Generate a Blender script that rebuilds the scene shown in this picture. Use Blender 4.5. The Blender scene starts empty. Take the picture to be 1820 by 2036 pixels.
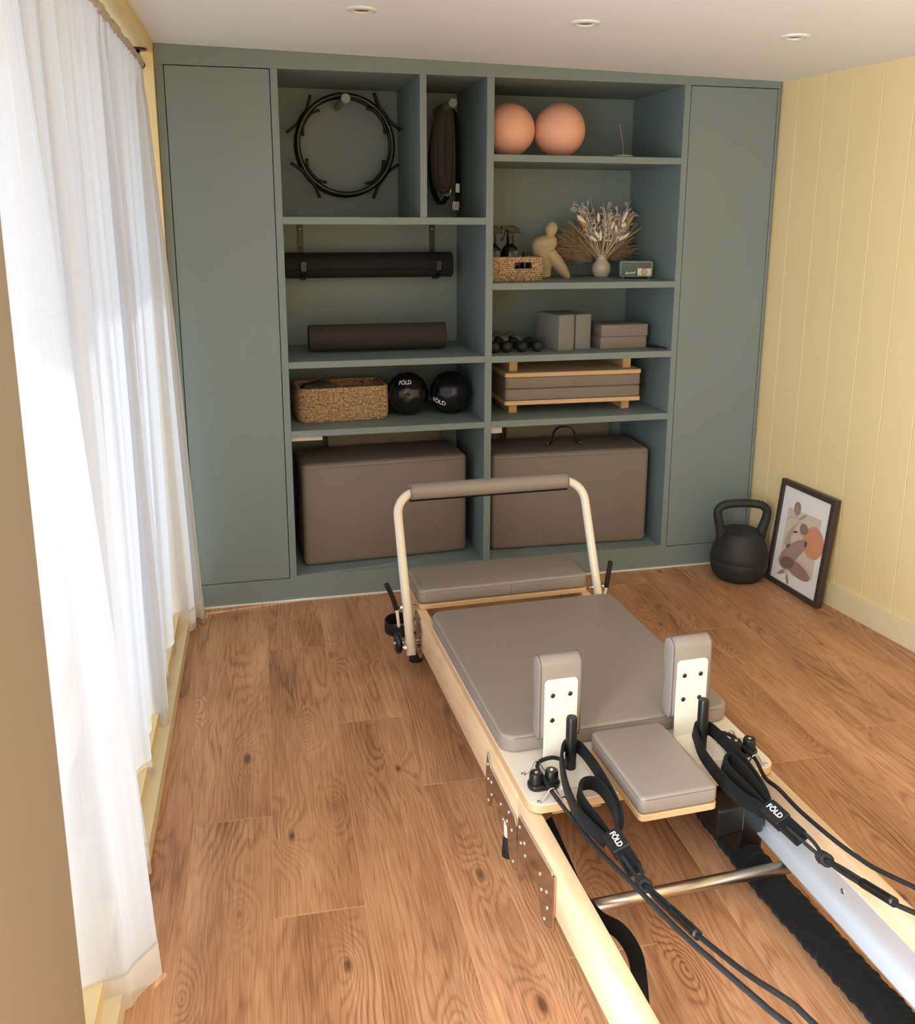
import bpy, bmesh, math, random
from mathutils import Vector, Matrix, Euler
R = math.radians
random.seed(7)
SC = bpy.context.scene
COL = SC.collection

# ------------------------------------------------------------------ camera
cam_data = bpy.data.cameras.new('camera')
cam = bpy.data.objects.new('camera', cam_data)
COL.objects.link(cam)
_yaw, _pitch, _roll, _f, _cx, _cy = -0.2371, -0.2261, 0.0036, 1839.29, 921.38, 856.49
fw = Vector((-math.sin(_yaw) * math.cos(_pitch), math.cos(_yaw) * math.cos(_pitch), math.sin(_pitch)))
rt = Vector((math.cos(_yaw), math.sin(_yaw), 0)); up = rt.cross(fw)
rt2 = math.cos(_roll) * rt + math.sin(_roll) * up
up2 = -math.sin(_roll) * rt + math.cos(_roll) * up
_m = Matrix((rt2, up2, -fw)).transposed().to_4x4()
_m.translation = Vector((0.4197, -3.9083, 1.6605))
cam.matrix_world = _m
cam_data.sensor_fit = 'VERTICAL'
cam_data.sensor_height = 36.0
cam_data.lens = 36.0 * _f / 2036.0
cam_data.shift_x = (910 - _cx) / 2036.0
cam_data.shift_y = (_cy - 1018) / 2036.0
cam_data.clip_start = 0.02
SC.camera = cam

# ------------------------------------------------------------------ view and world
SC.view_settings.view_transform = 'Standard'
SC.view_settings.look = 'None'
SC.view_settings.gamma = 1.0
SC.view_settings.use_curve_mapping = False
SC.view_settings.exposure = 0.34
world = bpy.data.worlds.new('overcast_sky'); SC.world = world
world.use_nodes = True
_bg = world.node_tree.nodes['Background']
_bg.inputs['Color'].default_value = (0.80, 0.90, 1.0, 1)
_bg.inputs['Strength'].default_value = 1.2

def area(name, loc, rot, sx, sy, power, color):
    d = bpy.data.lights.new(name, 'AREA'); d.shape = 'RECTANGLE'; d.size = sx; d.size_y = sy
    d.energy = power; d.color = color
    o = bpy.data.objects.new(name, d); COL.objects.link(o)
    o.location = loc; o.rotation_euler = rot
    return o
# daylight at the curtained glazing and at the open garden door further along the same wall, left of the camera
area('daylight_left_window', (-0.40, -1.25, 1.0), (0, R(-90), 0), 1.8, 2.4, 10, (0.55, 0.77, 1.0))
area('daylight_garden_door', (-0.45, -3.62, 1.15), (0, R(-90), R(-6)), 2.1, 1.35, 190, (0.76, 0.875, 1.0))
sun_d = bpy.data.lights.new('sun', 'SUN'); sun_d.energy = 2.0; sun_d.color = (0.93, 0.97, 1.0); sun_d.angle = R(1.0)
sun = bpy.data.objects.new('sun', sun_d); COL.objects.link(sun); sun.location = (-4, 0, 5)
sun.rotation_euler = Vector((0.64, 0.08, -0.72)).to_track_quat('-Z', 'Y').to_euler()
SC.cycles.max_bounces = 6; SC.cycles.diffuse_bounces = 5; SC.cycles.glossy_bounces = 3
SC.cycles.transmission_bounces = 4; SC.cycles.transparent_max_bounces = 10; SC.cycles.adaptive_threshold = 0.025

# ------------------------------------------------------------------ materials
def lin(c):
    return tuple(((v / 255) / 12.92 if v / 255 <= 0.04045 else (((v / 255) + 0.055) / 1.055) ** 2.4) for v in c) + (1,)
MATS = {}
def mat(name, rgb, rough=0.6, metal=0.0, var=0.0, vscale=6.0, bump=0.0, bscale=200.0, coat=0.0, spec=0.5, sheen=0.0, stretch=None):
    if name in MATS: return MATS[name]
    m = bpy.data.materials.new(name); m.use_nodes = True
    nt = m.node_tree; b = nt.nodes['Principled BSDF']
    b.inputs['Base Color'].default_value = lin(rgb)
    b.inputs['Roughness'].default_value = rough
    b.inputs['Metallic'].default_value = metal
    b.inputs['Specular IOR Level'].default_value = spec
    b.inputs['Coat Weight'].default_value = coat
    b.inputs['Sheen Weight'].default_value = sheen
    tc = nt.nodes.new('ShaderNodeTexCoord')
    src = tc.outputs['Object']
    if stretch:
        mp = nt.nodes.new('ShaderNodeMapping'); mp.inputs['Scale'].default_value = stretch
        nt.links.new(src, mp.inputs['Vector']); src = mp.outputs['Vector']
    if var > 0:
        n = nt.nodes.new('ShaderNodeTexNoise'); n.inputs['Scale'].default_value = vscale; n.inputs['Detail'].default_value = 5
        nt.links.new(src, n.inputs['Vector'])
        mx = nt.nodes.new('ShaderNodeMix'); mx.data_type = 'RGBA'
        c = lin(rgb)
        mx.inputs['A'].default_value = tuple(max(0, v * (1 - var)) for v in c[:3]) + (1,)
        mx.inputs['B'].default_value = tuple(min(1, v * (1 + var)) for v in c[:3]) + (1,)
        nt.links.new(n.outputs['Fac'], mx.inputs['Factor']); nt.links.new(mx.outputs['Result'], b.inputs['Base Color'])
    if bump > 0:
        n2 = nt.nodes.new('ShaderNodeTexNoise'); n2.inputs['Scale'].default_value = bscale; n2.inputs['Detail'].default_value = 3
        nt.links.new(src, n2.inputs['Vector'])
        bp = nt.nodes.new('ShaderNodeBump'); bp.inputs['Strength'].default_value = bump; bp.inputs['Distance'].default_value = 0.002
        nt.links.new(n2.outputs['Fac'], bp.inputs['Height']); nt.links.new(bp.outputs['Normal'], b.inputs['Normal'])
    MATS[name] = m
    return m

GREEN = mat('sage_green_paint', (121, 134, 134), 0.55, var=0.03, vscale=3, bump=0.05, bscale=90)
CREAM = mat('cream_wall_paint', (232, 208, 156), 0.6, var=0.03, vscale=2, bump=0.05, bscale=60)
CREAM2 = mat('cream_trim_paint', (228, 212, 174), 0.5, var=0.03, vscale=2, bump=0.04, bscale=60)
WHITEC = mat('white_ceiling_paint', (238, 240, 242), 0.85, var=0.02, vscale=1.5, bump=0.04, bscale=80)
WHITE = mat('white_plastic', (235, 232, 226), 0.4)
TAUPE = mat('taupe_faux_leather', (146, 134, 125), 0.42, var=0.03, vscale=5, bump=0.12, bscale=420)
TAUPE2 = mat('taupe_dark_leather', (126, 113, 104), 0.5, var=0.03, vscale=5, bump=0.10, bscale=420)
TAUPE_P = mat('taupe_piping', (108, 95, 87), 0.5)
CREAMET = mat('cream_powder_coat', (236, 226, 208), 0.35, coat=0.2)
BLACKR = mat('black_rubber', (18, 18, 20), 0.65, var=0.1, vscale=30)
BLACKP = mat('black_plastic', (13, 13, 14), 0.38)
BLACKG = mat('black_gloss_vinyl', (18, 18, 20), 0.24, var=0.15, vscale=8, bump=0.5, bscale=14)
BLACKF = mat('black_fabric', (15, 15, 16), 0.9, var=0.2, vscale=40, bump=0.3, bscale=500, sheen=0.05, spec=0.2)
BLACKC = mat('black_cord', (20, 20, 21), 0.7, bump=0.6, bscale=600)
STEEL = mat('polished_steel', (205, 196, 188), 0.12, 1.0)
CHROME = mat('chrome_rivet', (225, 222, 218), 0.15, 1.0)
BRUSHED = mat('brushed_nickel_tube', (196, 184, 166), 0.32, 1.0)
ALU = mat('brushed_aluminium', (226, 228, 232), 0.5, 0.75, var=0.05, vscale=5, stretch=(60, 1, 60))
IRON = mat('matte_black_iron', (36, 39, 40), 0.6, bump=0.1, bscale=150)
MATBLK = mat('charcoal_mat', (27, 28, 32), 0.85, var=0.08, vscale=20, bump=0.2, bscale=300)
MATBRN = mat('dark_brown_mat', (48, 42, 39), 0.8, var=0.1, vscale=15, bump=0.2, bscale=300)
PINK = mat('peach_pink_vinyl', (238, 176, 150), 0.5, var=0.03, vscale=4, bump=0.05, bscale=300)
GREYB = mat('grey_cork_foam', (126, 124, 120), 0.85, var=0.06, vscale=30, bump=0.15, bscale=200)
BRNB = mat('taupe_foam', (132, 117, 107), 0.8, var=0.06, vscale=30, bump=0.15, bscale=200)
SAND = mat('sand_carved_stone', (188, 168, 130), 0.75, var=0.07, vscale=12, bump=0.12, bscale=120)
CERAM = mat('stoneware_glaze', (206, 194, 172), 0.25, var=0.05, vscale=14, coat=0.3)
STEM = mat('dried_stems', (205, 180, 140), 0.8)
STEMW = mat('bleached_twigs', (242, 230, 212), 0.8)
TAIL = mat('cream_seed_heads', (238, 222, 192), 0.9, bump=0.4, bscale=400)
TAILO = mat('ochre_seed_heads', (190, 142, 92), 0.9, bump=0.4, bscale=400)
PLUME = mat('brown_plume_hair', (160, 130, 100), 0.9)
RADIOG = mat('radio_green_leatherette', (124, 136, 126), 0.5, bump=0.1, bscale=500)
RADIOD = mat('radio_green_cloth', (92, 108, 99), 0.7, bump=0.2, bscale=900)
BONE = mat('bone_white', (240, 228, 204), 0.45)
DIAL = mat('grey_dial_metal', (140, 128, 112), 0.4, 0.6)
SCREEN = mat('dark_lcd_glass', (46, 40, 40), 0.15)
FRAMEW = mat('dark_walnut_frame', (66, 54, 47), 0.45, var=0.2, vscale=10, stretch=(20, 20, 2))
PAPER = mat('white_art_paper', (238, 234, 230), 0.8)
SKIRTL = mat('white_sealant', (232, 228, 220), 0.6)
LETTER = mat('white_lettering', (235, 235, 235), 0.5)
STRAPB = mat('mauve_brown_webbing', (76, 66, 66), 0.85, var=0.08, vscale=20, bump=0.2, bscale=400)
CLOTHG = mat('grey_green_cloth', (122, 118, 102), 0.95, bump=0.3, bscale=200)
LENS = mat('dark_lamp_lens', (52, 52, 54), 0.3)
BATTEN = mat('pinkish_white_batten', (206, 190, 180), 0.6)

def wood_mat(name, light, dark, scale=(1, 1, 1), ring=16.0, mixf=0.6, rough=0.45):
    """stretched-noise contour lines: cathedral grain along local Y"""
    m = bpy.data.materials.new(name); m.use_nodes = True
    nt = m.node_tree; L = nt.links.new; N = nt.nodes.new
    b = nt.nodes['Principled BSDF']; b.inputs['Roughness'].default_value = rough
    tc = N('ShaderNodeTexCoord'); oi = N('ShaderNodeObjectInfo')
    mp = N('ShaderNodeMapping'); mp.inputs['Scale'].default_value = scale
    L(tc.outputs['Object'], mp.inputs['Vector'])
    off = N('ShaderNodeVectorMath'); off.operation = 'MULTIPLY'
    cmb = N('ShaderNodeCombineXYZ')
    for k in range(3): L(oi.outputs['Random'], cmb.inputs[k])
    off.inputs[1].default_value = (37.0, 91.0, 53.0); L(cmb.outputs[0], off.inputs[0])
    add = N('ShaderNodeVectorMath'); L(mp.outputs[0], add.inputs[0]); L(off.outputs[0], add.inputs[1])
    n1 = N('ShaderNodeTexNoise'); n1.inputs['Scale'].default_value = 1.0; n1.inputs['Detail'].default_value = 2.2; n1.inputs['Roughness'].default_value = 0.45
    L(add.outputs[0], n1.inputs['Vector'])
    mul = N('ShaderNodeMath'); mul.operation = 'MULTIPLY'; mul.inputs[1].default_value = ring; L(n1.outputs['Fac'], mul.inputs[0])
    fr = N('ShaderNodeMath'); fr.operation = 'PINGPONG'; fr.inputs[1].default_value = 0.5; L(mul.outputs[0], fr.inputs[0])
    s2 = N('ShaderNodeMath'); s2.operation = 'MULTIPLY'; s2.inputs[1].default_value = 2.0; L(fr.outputs[0], s2.inputs[0])
    mp2 = N('ShaderNodeMapping'); mp2.inputs['Scale'].default_value = (160, 5, 160); L(add.outputs[0], mp2.inputs['Vector'])
    mp2.inputs['Scale'].default_value = (160 / max(scale[0], .01), 5 / max(scale[1], .01), 160 / max(scale[2], .01))
    n2 = N('ShaderNodeTexNoise'); n2.inputs['Scale'].default_value = 1.0; n2.inputs['Detail'].default_value = 4; L(mp2.outputs[0], n2.inputs['Vector'])
    n3 = N('ShaderNodeTexNoise'); n3.inputs['Scale'].default_value = 0.8; n3.inputs['Detail'].default_value = 3; L(add.outputs[0], n3.inputs['Vector'])
    a1 = N('ShaderNodeMath'); a1.operation = 'MULTIPLY_ADD'; L(s2.outputs[0], a1.inputs[0]); a1.inputs[1].default_value = 0.45; 
    a2 = N('ShaderNodeMath'); a2.operation = 'MULTIPLY'; L(n2.outputs['Fac'], a2.inputs[0]); a2.inputs[1].default_value = 0.42
    L(a2.outputs[0], a1.inputs[2])
    a3 = N('ShaderNodeMath'); a3.operation = 'MULTIPLY_ADD'; L(n3.outputs['Fac'], a3.inputs[0]); a3.inputs[1].default_value = 0.35; L(a1.outputs[0], a3.inputs[2])
    rp = N('ShaderNodeValToRGB'); e = rp.color_ramp.elements
    e[0].position = 0.25; e[0].color = lin(dark); e[1].position = 0.85; e[1].color = lin(light)
    mid = rp.color_ramp.elements.new(0.5); mid.color = lin(tuple(dark[i] * (1 - mixf) + light[i] * mixf for i in range(3)))
    L(a3.outputs[0], rp.inputs['Fac'])
    hs = N('ShaderNodeHueSaturation'); L(rp.outputs['Color'], hs.inputs['Color'])
    vr = N('ShaderNodeMapRange'); vr.inputs['To Min'].default_value = 0.88; vr.inputs['To Max'].default_value = 1.1; L(oi.outputs['Random'], vr.inputs['Value']); L(vr.outputs[0], hs.inputs['Value'])
    L(hs.outputs['Color'], b.inputs['Base Color'])
    bp = N('ShaderNodeBump'); bp.inputs['Strength'].default_value = 0.12; bp.inputs['Distance'].default_value = 0.0015
    L(a3.outputs[0], bp.inputs['Height']); L(bp.outputs['Normal'], b.inputs['Normal'])
    # knots: sparse stretched voronoi dots darken the board
    vo = N('ShaderNodeTexVoronoi'); vo.inputs['Scale'].default_value = 1.0
    mp3 = N('ShaderNodeMapping'); mp3.inputs['Scale'].default_value = (0.62, 1.15, 0.6); L(add.outputs[0], mp3.inputs['Vector']); L(mp3.outputs[0], vo.inputs['Vector'])
    kr = N('ShaderNodeMapRange'); kr.inputs['From Min'].default_value = 0.03; kr.inputs['From Max'].default_value = 0.13; kr.inputs['To Min'].default_value = 0.55; kr.inputs['To Max'].default_value = 0.0
    L(vo.outputs['Distance'], kr.inputs['Value'])
    km = N('ShaderNodeMix'); km.data_type = 'RGBA'; L(kr.outputs[0], km.inputs['Factor']); L(hs.outputs['Color'], km.inputs['A']); km.inputs['B'].default_value = lin(tuple(c * 0.55 for c in dark))
    if name == 'oak_laminate': L(km.outputs['Result'], b.inputs['Base Color'])
    return m
def oak_mat():
    m = bpy.data.materials.new('oak_laminate'); m.use_nodes = True
    nt = m.node_tree; L = nt.links.new; N = nt.nodes.new
    b = nt.nodes['Principled BSDF']
    def math_(op, a, b_=None, c=None):
        n = N('ShaderNodeMath'); n.operation = op
        for k, v in enumerate((a, b_, c)):
            if v is None: continue
            if isinstance(v, (int, float)): n.inputs[k].default_value = v
            else: L(v, n.inputs[k])
        return n.outputs[0]
    def rng(v, a, b_, c, d):
        n = N('ShaderNodeMapRange'); L(v, n.inputs['Value'])
        for k, x in zip(('From Min', 'From Max', 'To Min', 'To Max'), (a, b_, c, d)): n.inputs[k].default_value = x
        return n.outputs[0]
    def noise(vec, sc, det=3.0, rough=0.5):
        n = N('ShaderNodeTexNoise'); n.inputs['Scale'].default_value = 1; n.inputs['Detail'].default_value = det; n.inputs['Roughness'].default_value = rough
        mp = N('ShaderNodeMapping'); mp.inputs['Scale'].default_value = sc; L(vec, mp.inputs['Vector']); L(mp.outputs[0], n.inputs['Vector']); return n.outputs['Fac']
    tc = N('ShaderNodeTexCoord'); oi = N('ShaderNodeObjectInfo'); rnd_ = oi.outputs['Random']
    cb = N('ShaderNodeCombineXYZ'); L(math_('MULTIPLY', rnd_, 37.0), cb.inputs[0]); L(math_('MULTIPLY', rnd_, 91.0), cb.inputs[1]); L(math_('MULTIPLY', rnd_, 53.0), cb.inputs[2])
    ad = N('ShaderNodeVectorMath'); L(tc.outputs['Object'], ad.inputs[0]); L(cb.outputs[0], ad.inputs[1]); vec = ad.outputs[0]
    # warped height field; its contours are the cathedral grain
    wob = noise(vec, (5, 2.2, 5), 2.0)
    sp = N('ShaderNodeSeparateXYZ'); L(tc.outputs['Object'], sp.inputs[0])
    xn = math_('MULTIPLY', math_('ABSOLUTE', math_('ADD', sp.outputs[0], math_('MULTIPLY', math_('SUBTRACT', rnd_, 0.5), 0.09))), 9.0)
    big = noise(vec, (5.0, 0.62, 5.0), 1.6, 0.4)
    fine = noise(vec, (30, 3.5, 30), 2.0, 0.5)
    h = math_('ADD', math_('ADD', math_('MULTIPLY', big, 30.0), math_('MULTIPLY', xn, 2.2)), math_('MULTIPLY', fine, 2.0))
    # knots add local hills to the field
    vo = N('ShaderNodeTexVoronoi'); vo.voronoi_dimensions = '2D'; vo.inputs['Scale'].default_value = 1.0; mp3 = N('ShaderNodeMapping'); mp3.inputs['Scale'].default_value = (4.3, 1.75, 4.3); L(vec, mp3.inputs['Vector']); L(mp3.outputs[0], vo.inputs['Vector'])
    hill = rng(vo.outputs['Distance'], 0.0, 0.34, 1.0, 0.0)
    h = math_('ADD', h, math_('MULTIPLY', math_('POWER', hill, 1.8), 6.0))
    ringv = math_('PINGPONG', h, 0.5)
    line = rng(ringv, 0.0, 0.30, 1.0, 0.0)
    streak = noise(vec, (230, 7, 230), 2.0, 0.65)
    pores = noise(vec, (330, 9, 330), 2.0, 0.5)
    blotch = noise(vec, (7, 1.1, 7), 2.5, 0.5)
    amt = math_('MULTIPLY', line, rng(noise(vec, (8, 1.6, 8), 2.0), 0.35, 0.7, 0.05, 0.62))
    v = math_('ADD', math_('ADD', math_('MULTIPLY', streak, 0.50), math_('MULTIPLY', blotch, 0.66)), 0.06)
    v = math_('SUBTRACT', v, math_('MULTIPLY', amt, 0.40))
    v = math_('SUBTRACT', v, rng(pores, 0.55, 0.72, 0.0, 0.12))
    rp = N('ShaderNodeValToRGB'); e = rp.color_ramp.elements
    e[0].position = 0.20; e[0].color = lin((100, 64, 44)); e[1].position = 0.84; e[1].color = lin((214, 164, 122))
    md = e.new(0.52); md.color = lin((170, 120, 84)); L(v, rp.inputs['Fac'])
    kn = N('ShaderNodeMix'); kn.data_type = 'RGBA'; sc_ = N('ShaderNodeSeparateColor'); L(vo.outputs['Color'], sc_.inputs[0]); L(math_('MULTIPLY', rng(math_('SUBTRACT', vo.outputs['Distance'], math_('MULTIPLY', sc_.outputs[1], 0.03)), 0.0, 0.042, 0.8, 0.0), rng(sc_.outputs[0], 0.25, 0.8, 0.05, 1.0)), kn.inputs['Factor']); L(rp.outputs['Color'], kn.inputs['A']); kn.inputs['B'].default_value = lin((74, 44, 30))
    hs = N('ShaderNodeHueSaturation'); L(kn.outputs['Result'], hs.inputs['Color']); L(rng(rnd_, 0, 1, 0.93, 1.08), hs.inputs['Value'])
    L(hs.outputs['Color'], b.inputs['Base Color'])
    L(rng(streak, 0.3, 0.7, 0.42, 0.30), b.inputs['Roughness'])
    bp = N('ShaderNodeBump'); bp.inputs['Strength'].default_value = 0.16; bp.inputs['Distance'].default_value = 0.001; L(streak, bp.inputs['Height']); L(bp.outputs['Normal'], b.inputs['Normal'])
    return m
OAK = oak_mat()
MAPLE = wood_mat('pale_maple', (236, 204, 166), (222, 182, 140), scale=(10, 2.0, 10), ring=5, rough=0.4)
PINE = wood_mat('warm_beech_block', (208, 168, 124), (180, 136, 96), scale=(10, 2, 10), ring=5, rough=0.5)
def ply_mat():
    m = bpy.data.materials.new('plywood_edge'); m.use_nodes = True
    nt = m.node_tree; L = nt.links.new; N = nt.nodes.new; b = nt.nodes['Principled BSDF']; b.inputs['Roughness'].default_value = 0.5
    tc = N('ShaderNodeTexCoord'); w = N('ShaderNodeTexWave'); w.wave_type = 'BANDS'; w.bands_direction = 'Z'
    w.inputs['Scale'].default_value = 70; w.inputs['Distortion'].default_value = 0.6; w.inputs['Detail'].default_value = 2
    L(tc.outputs['Object'], w.inputs['Vector'])
    r = N('ShaderNodeValToRGB'); r.color_ramp.elements[0].color = lin((190, 146, 102)); r.color_ramp.elements[1].color = lin((228, 194, 150))
    L(w.outputs['Fac'], r.inputs['Fac']); L(r.outputs['Color'], b.inputs['Base Color'])
    return m
PLY = ply_mat()
LAMI = mat('white_ash_laminate', (226, 214, 196), 0.45, var=0.06, vscale=3, stretch=(4, 60, 4))

def weave_mat():
    m = bpy.data.materials.new('seagrass_weave'); m.use_nodes = True
    nt = m.node_tree; L = nt.links.new; N = nt.nodes.new; b = nt.nodes['Principled BSDF']; b.inputs['Roughness'].default_value = 0.8
    tc = N('ShaderNodeTexCoord'); n = N('ShaderNodeTexNoise'); n.inputs['Scale'].default_value = 90; n.inputs['Detail'].default_value = 4
    L(tc.outputs['Object'], n.inputs['Vector'])
    r = N('ShaderNodeValToRGB'); r.color_ramp.elements[0].position = 0.3; r.color_ramp.elements[0].color = lin((120, 88, 60)); r.color_ramp.elements[1].position = 0.7; r.color_ramp.elements[1].color = lin((220, 184, 142))
    L(n.outputs['Fac'], r.inputs['Fac']); L(r.outputs['Color'], b.inputs['Base Color'])
    return m
WEAVE = weave_mat()

def sheer_mat(name, col, transp, transl):
    m = bpy.data.materials.new(name); m.use_nodes = True
    nt = m.node_tree; L = nt.links.new; N = nt.nodes.new
    nt.nodes.remove(nt.nodes['Principled BSDF']); out = nt.nodes['Material Output']
    d = N('ShaderNodeBsdfDiffuse'); t = N('ShaderNodeBsdfTranslucent'); tr = N('ShaderNodeBsdfTransparent')
    d.inputs['Color'].default_value = lin(col); t.inputs['Color'].default_value = lin(col)
    uv = N('ShaderNodeUVMap')
    mp = N('ShaderNodeMapping'); mp.inputs['Scale'].default_value = (420, 3.0, 1); L(uv.outputs[0], mp.inputs['Vector'])
    n = N('ShaderNodeTexNoise'); n.inputs['Scale'].default_value = 1; n.inputs['Detail'].default_value = 3; L(mp.outputs[0], n.inputs['Vector'])
    mp2 = N('ShaderNodeMapping'); mp2.inputs['Scale'].default_value = (60, 500, 1); L(uv.outputs[0], mp2.inputs['Vector'])
    n2 = N('ShaderNodeTexNoise'); n2.inputs['Scale'].default_value = 1; n2.inputs['Detail'].default_value = 2; L(mp2.outputs[0], n2.inputs['Vector'])
    n2h = N('ShaderNodeMath'); n2h.operation = 'MULTIPLY_ADD'; L(n2.outputs['Fac'], n2h.inputs[0]); n2h.inputs[1].default_value = 0.4; n2h.inputs[2].default_value = 0.3
    ad = N('ShaderNodeMath'); ad.operation = 'ADD'; L(n.outputs['Fac'], ad.inputs[0]); L(n2h.outputs[0], ad.inputs[1])
    mr = N('ShaderNodeMapRange'); mr.inputs['From Min'].default_value = 0.7; mr.inputs['From Max'].default_value = 1.3
    mr.inputs['To Min'].default_value = transp * 0.35; mr.inputs['To Max'].default_value = transp * 1.65; L(ad.outputs[0], mr.inputs['Value'])
    m1 = N('ShaderNodeMixShader'); m1.inputs['Fac'].default_value = transl; L(d.outputs[0], m1.inputs[1]); L(t.outputs[0], m1.inputs[2])
    m2 = N('ShaderNodeMixShader'); L(mr.outputs[0], m2.inputs['Fac']); L(m1.outputs[0], m2.inputs[1]); L(tr.outputs[0], m2.inputs[2])
    L(m2.outputs[0], out.inputs['Surface'])
    return m
SHEER = sheer_mat('white_linen_sheer', (224, 223, 226), 0.10, 0.55)
HEMM = sheer_mat('linen_hem', (232, 224, 216), 0.05, 0.45)
HEADM = sheer_mat('linen_heading', (205, 196, 186), 0.0, 0.2)
def glass_mat():
    m = bpy.data.materials.new('window_glass'); m.use_nodes = True
    nt = m.node_tree; L = nt.links.new; N = nt.nodes.new
    nt.nodes.remove(nt.nodes['Principled BSDF']); out = nt.nodes['Material Output']
    g = N('ShaderNodeBsdfGlossy'); g.inputs['Roughness'].default_value = 0.02; t = N('ShaderNodeBsdfTransparent')
    mx = N('ShaderNodeMixShader'); mx.inputs['Fac'].default_value = 0.05; L(t.outputs[0], mx.inputs[1]); L(g.outputs[0], mx.inputs[2]); L(mx.outputs[0], out.inputs['Surface'])
    return m
GLASS = glass_mat()

# ------------------------------------------------------------------ mesh helpers
def obj(name, bm, m, parent=None, smooth=False, loc=None, rot=None):
    me = bpy.data.meshes.new(name)
    bmesh.ops.recalc_face_normals(bm, faces=bm.faces)
    bm.to_mesh(me); bm.free()
    if m: me.materials.append(m)
    if smooth:
        for p in me.polygons: p.use_smooth = True
    o = bpy.data.objects.new(name, me); COL.objects.link(o)
    if parent: o.parent = parent
    if loc: o.location = loc
    if rot: o.rotation_euler = rot
    return o
def thing(name, label, cat, loc=(0, 0, 0), rotz=0.0, group=None):
    o = bpy.data.objects.new(name, None); COL.objects.link(o); o.empty_display_size = 0.05
    o.location = loc; o.rotation_euler = (0, 0, rotz)
    return tag(o, label, cat, group)
def tag(o, label, cat, group=None):
    o['label'] = label; o['category'] = cat
    if group: o['group'] = group
    return o
def struct(o):
    o['kind'] = 'structure'; return o
def bx(bm, x0, x1, y0, y1, z0, z1, bev=0.0, seg=2):
    t = bmesh.new()
    bmesh.ops.create_cube(t, size=1.0)
    bmesh.ops.scale(t, vec=(abs(x1 - x0), abs(y1 - y0), abs(z1 - z0)), verts=t.verts)
    bmesh.ops.translate(t, vec=((x0 + x1) / 2, (y0 + y1) / 2, (z0 + z1) / 2), verts=t.verts)
    if bev > 0: bmesh.ops.bevel(t, geom=t.edges[:], offset=bev, segments=seg, profile=0.5, affect='EDGES')
    merge(bm, t)
def merge(bm, t, M=None):
    mp = {}
    for v in t.verts: mp[v] = bm.verts.new(M @ v.co if M else v.co)
    for f in t.faces:
        try: bm.faces.new([mp[v] for v in f.verts])
        except ValueError: pass
    t.free()
def box(name, x0, x1, y0, y1, z0, z1, m, parent=None, bev=0.0, seg=2, smooth=False):
    bm = bmesh.new(); bx(bm, x0, x1, y0, y1, z0, z1, bev, seg)
    return obj(name, bm, m, parent, smooth)
def frames(pts, closed=False, upv=None):
    pts = [Vector(p) for p in pts]; n = len(pts); T = []
    for i in range(n):
        if closed: t = pts[(i + 1) % n] - pts[i - 1]
        else: t = pts[min(i + 1, n - 1)] - pts[max(i - 1, 0)]
        T.append(t.normalized())
    ref = Vector(upv) if upv else (Vector((0, 0, 1)) if abs(T[0].z) < 0.9 else Vector((1, 0, 0)))
    fr = []; a = None
    for i in range(n):
        if upv or a is None: a = ref - T[i] * ref.dot(T[i])
        else: a = a - T[i] * a.dot(T[i])
        if a.length < 1e-6: a = T[i].orthogonal()
        a.normalize(); fr.append((pts[i], a.copy(), T[i].cross(a)))
    return fr
def sweep(bm, pts, prof, closed=False, cap=True, upv=None, scales=None):
    fr = frames(pts, closed, upv); rings = []
    for i, (p, a, b) in enumerate(fr):
        s = scales[i] if scales else 1.0
        rings.append([bm.verts.new(p + a * (q[1] * s) + b * (q[0] * s)) for q in prof])
    k = len(prof); n = len(rings)
    for i in range(n if closed else n - 1):
        A, B = rings[i], rings[(i + 1) % n]
        for j in range(k): bm.faces.new((A[j], A[(j + 1) % k], B[(j + 1) % k], B[j]))
    if cap and not closed:
        bm.faces.new(rings[0][::-1]); bm.faces.new(rings[-1])
def circ(r, n=10): return [(r * math.cos(2 * math.pi * i / n), r * math.sin(2 * math.pi * i / n)) for i in range(n)]
def smoothpath(pts, k=6, closed=False):
    P = [Vector(p) for p in pts]; n = len(P); out = []
    for i in range(n if closed else n - 1):
        p0 = P[(i - 1) % n] if closed else P[max(i - 1, 0)]; p1 = P[i]; p2 = P[(i + 1) % n]
        p3 = P[(i + 2) % n] if closed else P[min(i + 2, n - 1)]
        for j in range(k):
            t = j / k
            out.append(0.5 * ((2 * p1) + (p2 - p0) * t + (2 * p0 - 5 * p1 + 4 * p2 - p3) * t * t + (3 * p1 - p0 - 3 * p2 + p3) * t ** 3))
    if not closed: out.append(P[-1])
    return out
def tube(name, pts, r, m, parent=None, seg=10, k=6, closed=False, smooth=True, path=True, scales=None):
    bm = bmesh.new(); sweep(bm, smoothpath(pts, k, closed) if path else pts, circ(r, seg), closed, scales=scales)
    return obj(name, bm, m, parent, smooth)
def cyl(bm, p0, p1, r0, r1=None, seg=16):
    p0 = Vector(p0); p1 = Vector(p1); r1 = r0 if r1 is None else r1
    sweep(bm, [p0, p1], circ(1, seg), scales=[r0, r1])
def lathe(bm, prof, seg=32, M=None):
    t = bmesh.new(); rings = []
    for r, z in prof:
        if r < 1e-6: rings.append([t.verts.new((0, 0, z))])
        else: rings.append([t.verts.new((r * math.cos(2 * math.pi * i / seg), r * math.sin(2 * math.pi * i / seg), z)) for i in range(seg)])
    for A, B in zip(rings[:-1], rings[1:]):
        for j in range(seg):
            q = [A[j % len(A)], A[(j + 1) % len(A)], B[(j + 1) % len(B)], B[j % len(B)]]
            u = []
            for v in q:
                if v not in u: u.append(v)
            if len(u) > 2:
                try: t.faces.new(u)
                except ValueError: pass
    merge(bm, t, M)
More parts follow.
